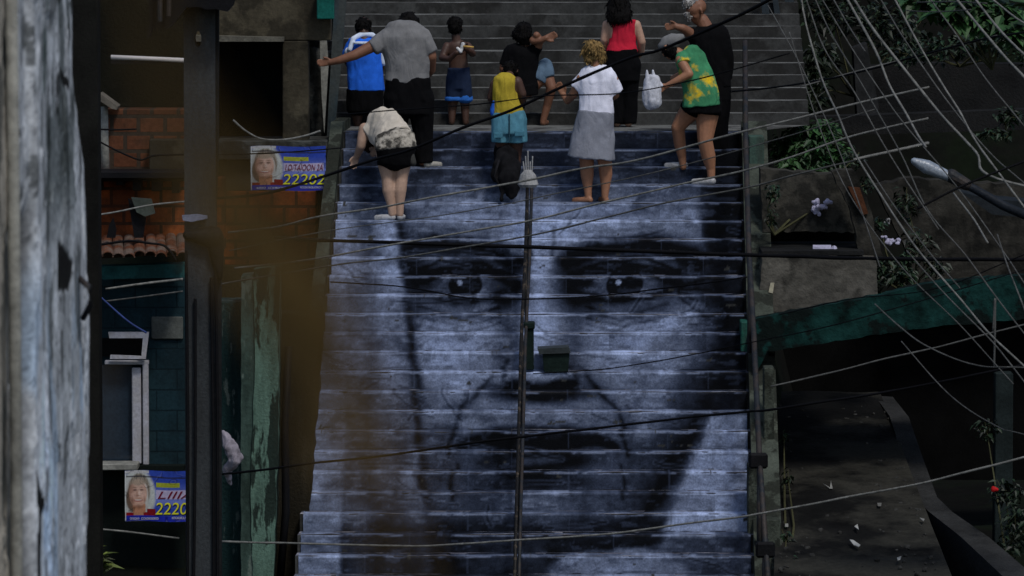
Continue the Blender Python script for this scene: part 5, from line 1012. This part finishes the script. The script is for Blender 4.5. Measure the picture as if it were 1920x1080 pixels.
# woman in red
YR = stand_up(238); p = P(YR, (1166, 238), 'woman in a red strappy top and black trousers with long black hair, seen from behind')
p.head(1160, 4, .02, .235, (-.1, 1), .3); p.limb((1161, 20, 0, 9), (1163, 36, 0, 11)).limb((1165, 48, 0, 31, 16), (1166, 75, 0, 24, 16), (1167, 104, 0, 29, 19), (1167, 122, 0, 32, 21))
p.limb((1138, 46, 0, 9), (1133, 74, .0, 7.8), (1131, 94, .10, 6.6), (1140, 108, .22, 5)).hand(1138, 106, .2, .6, .6, 24); p.limb((1193, 46, 0, 9), (1203, 78, .0, 8), (1202, 98, .08, 6.5), (1192, 110, .2, 5)).hand(1193, 109, .2, -.6, .5, 24)
p.limb((1154, 128, 0, 20), (1156, 180, .02, 14), (1157, 228, 0, 9)); p.limb((1180, 128, 0, 20), (1179, 180, .02, 14), (1178, 228, 0, 9)); p.foot(1157, 238, 0, -4, .2, .22, 6); p.foot(1178, 238, 0, 4, .2, .22, 6)
p.wear('camisole', red_cl, [[(1167, 37, 0, 25, 18), (1167, 60, 0, 26, 18), (1167, 80, 0, 26, 18), (1166, 97, 0, 30, 21)]], .007, 9)
p.wear('trousers', blk, [[(1166, 92, 0, 29, 21), (1167, 126, 0, 34, 26), (1167, 152, 0, 33, 24)], [(1153, 122, 0, 22, 23), (1155, 180, .02, 17), (1155, 232, 0, 14)], [(1181, 122, 0, 22, 23), (1180, 180, .02, 17), (1180, 232, 0, 14)]], .007)
p.hair(hair_black, [[(1160, -4, 0, 19), (1160, 10, -.04, 22, 14), (1161, 30, -.09, 25, 10), (1162, 38, -.1, 23, 7)]], wr=.006, wf=30); p.done(sk_light)

# person in the green and yellow shirt
YG, zG = stand(334); YG -= .05; p = P(YG, (1300, 350), 'person in a green and yellow shirt and grey cap, striding left in white sneakers')
p.head(1256, 92, .05, .225, (-.8, .6), .7); p.limb((1268, 100, .04, 10), (1284, 112, .02, 12)).limb((1298, 120, 0, 26, 18), (1308, 150, 0, 27, 20), (1318, 190, 0, 31, 22))
p.limb((1276, 116, -.08, 10), (1292, 142, -.14, 8.5), (1268, 155, -.14, 7), (1248, 165, -.12, 5)).hand(1250, 164, -.12, -.85, .5, 24, .8, .9); p.limb((1300, 118, .12, 10), (1286, 140, .2, 8), (1262, 150, .2, 6))
p.limb((1328, 205, .05, 24), (1324, 240, .03, 19), (1322, 268, .0, 14.5), (1329, 298, .02, 13.5), (1333, 320, .03, 8.5), (1334, 338, .02, 7)); p.limb((1302, 202, .1, 23), (1282, 226, .12, 17), (1271, 242, .12, 13), (1275, 275, .18, 11.5), (1279, 298, .2, 8), (1281, 316, .2, 6.5))
p.wear('shirt', green_pr, [[(1280, 106, .02, 18, 15), (1294, 114, .0, 30, 21), (1307, 148, 0, 32, 23), (1314, 176, 0, 35, 25), (1316, 202, 0, 36, 26)], [(1280, 112, -.04, 14), (1283, 124, -.10, 13)]], .012, 9)
p.wear('shorts', blk, [[(1318, 186, 0, 33, 24), (1318, 212, .02, 36, 27)], [(1330, 198, .04, 25), (1328, 216, .04, 25)], [(1304, 198, .08, 25), (1296, 212, .1, 24)]], .006)
p.wear('cap', cloth('grey_cap', (.17, .17, .17)), [([(1252, 84, .06, 15), (1262, 80, .04, 15)], (False, False)), ([(1246, 86, .04, 9), (1240, 89, .06, 7)], (False, False)), ([(1266, 78, .02, 12), (1278, 72, .0, 6)], (False, False))], .004, 14)
p.hair(hair_black, [[(1256, 96, .04, 15), (1262, 102, .03, 12)]]); p.shoe(1336, 350, .0, -26, .05, shoe_w, .26, 7); p.shoe(1284, 319, .22, -26, .04, shoe_w, .25, 6.5); p.done(sk_tan)
t = thing('plastic_bag', at(1222, 206+p.sh, YG-.14), 'white plastic carrier bag held by the person in the green and yellow shirt', 'bag'); YP = YG-.16
mb = MB(); mb.chain([(at(1222, 152+p.sh, YP), m(15, 59), .05), (at(1223, 172+p.sh, YP), m(18, 59), .08), (at(1223, 194+p.sh, YP), m(17, 59), .08)])
link('bag_body', mb.remesh(.01, 2, .012, 16), M('white_plastic_film', (.46, .47, .52), rough=.45, var=.15, scale=9), t)
mb = MB(); mb.chain([(at(1214, 152+p.sh, YP), m(5, 59), .02), (at(1213, 136+p.sh, YP), m(2, 59), .01)]); mb.chain([(at(1226, 152+p.sh, YP), m(6, 59), .02), (at(1224, 135+p.sh, YP), m(2, 59), .01)]); mb.chain([(at(1233, 156+p.sh, YP), m(5, 59), .02), (at(1240, 164+p.sh, YP), m(3.5, 59), .02)])
link('bag_handle', mb.remesh(.008, 1, .004, 20), MATS['white_plastic_film'], t)

# older person in black
YO = stand(296)[0]; p = P(YO, (1335, 298), 'balding person with grey hair in a black shirt, standing behind the person in green')
p.head(1308, 38, .0, .26, (-.85, -.35), .45); p.limb((1316, 56, .02, 13), (1326, 76, .02, 15)).limb((1330, 92, 0, 36, 20), (1332, 130, 0, 33, 21), (1334, 175, 0, 34, 22), (1334, 195, 0, 34, 23))
p.limb((1302, 88, -.03, 12), (1288, 76, -.1, 9.5), (1280, 71, -.14, 8), (1268, 68, -.16, 6)).hand(1270, 68, -.16, -1, .0, 24, .6); p.limb((1356, 92, 0, 12), (1362, 130, 0, 10), (1355, 160, .15, 8))
p.limb((1322, 200, 0, 22), (1324, 250, 0, 16), (1326, 296, 0, 10)); p.limb((1348, 200, 0, 22), (1348, 250, 0, 16), (1348, 296, 0, 10))
p.wear('shirt', blk, [[(1326, 70, 0, 22, 17), (1330, 86, 0, 40, 23), (1333, 130, 0, 37, 24), (1335, 182, 0, 36, 25)], [(1306, 88, -.02, 16), (1294, 82, -.06, 13)], [(1354, 88, 0, 16), (1363, 128, 0, 13), (1362, 165, .02, 12)]], .009)
p.wear('trousers', blk, [[(1334, 176, 0, 36, 25), (1334, 205, 0, 37, 26)], [(1322, 200, 0, 25), (1324, 252, 0, 19), (1326, 300, 0, 15)], [(1348, 200, 0, 24), (1348, 252, 0, 19), (1348, 300, 0, 15)]], .008)
p.hair(hair_grey, [[(1290, 24, -.04, 11), (1302, 15, .0, 12), (1318, 13, .03, 9)], [(1288, 44, -.10, 5), (1292, 52, -.08, 5)]], wr=.008, wf=40); p.eyes(); p.done(sk_brown)

# person in blue
YJ = YT+1.25; p = P(YJ, (684, 248), 'person in a bright blue jersey with a white collar, half hidden behind the outstretched arm')
p.head(681, 62, .05, .21, (0, 1), .7); p.limb((682, 72, .02, 10), (683, 86, 0, 12)).limb((684, 96, 0, 30, 17), (684, 130, 0, 29, 18), (684, 170, 0, 31, 20), (684, 195, 0, 32, 20))
p.limb((658, 98, 0, 10), (652, 125, .04, 8), (662, 145, .16, 6)); p.limb((710, 98, 0, 10), (717, 125, .03, 8), (712, 146, .14, 6)).limb((670, 195, 0, 18), (670, 225, .02, 12), (670, 244, 0, 7)); p.limb((698, 195, 0, 18), (698, 225, .02, 12), (698, 244, 0, 7))
p.wear('jersey', cloth('bright_blue_jersey', (.018, .12, .62), var=.3, scale=4), [[(684, 84, 0, 30, 18), (684, 100, 0, 35, 21), (684, 135, 0, 35, 22), (685, 182, 0, 35, 24)], [(660, 98, 0, 12), (652, 118, .03, 12)]], .016, 8)
p.wear('collar', cloth('pale_collar', (.55, .62, .74)), [([(656, 104, -.11, 5), (662, 84, -.08, 5), (676, 77, -.03, 5), (698, 77, -.03, 5), (708, 86, -.08, 5)], (False, False)), ([(654, 108, -.05, 8), (650, 122, -.01, 7)], (False, False)), ([(666, 92, -.125, 3), (702, 92, -.125, 3)], (False, False)), ([(717, 112, .0, 9), (719, 128, .0, 8)], (False, False))], .004)
p.wear('shorts', blk, [[(684, 178, 0, 34, 23), (684, 202, 0, 36, 26), (684, 220, 0, 34, 24)], [(669, 196, 0, 19), (669, 226, .02, 16)], [(699, 196, 0, 19), (699, 226, .02, 16)]], .006)
p.hair(hair_black, [[(681, 58, .05, 15), (681, 66, .05, 14)]]); p.done(sk_dark)
bpy.context.view_layer.update()
print({o['label'][:20]: 0 for o in bpy.data.objects if o.name.startswith('person')}); print('objects', len(bpy.data.objects), 'verts', sum(len(x.vertices) for x in bpy.data.meshes))
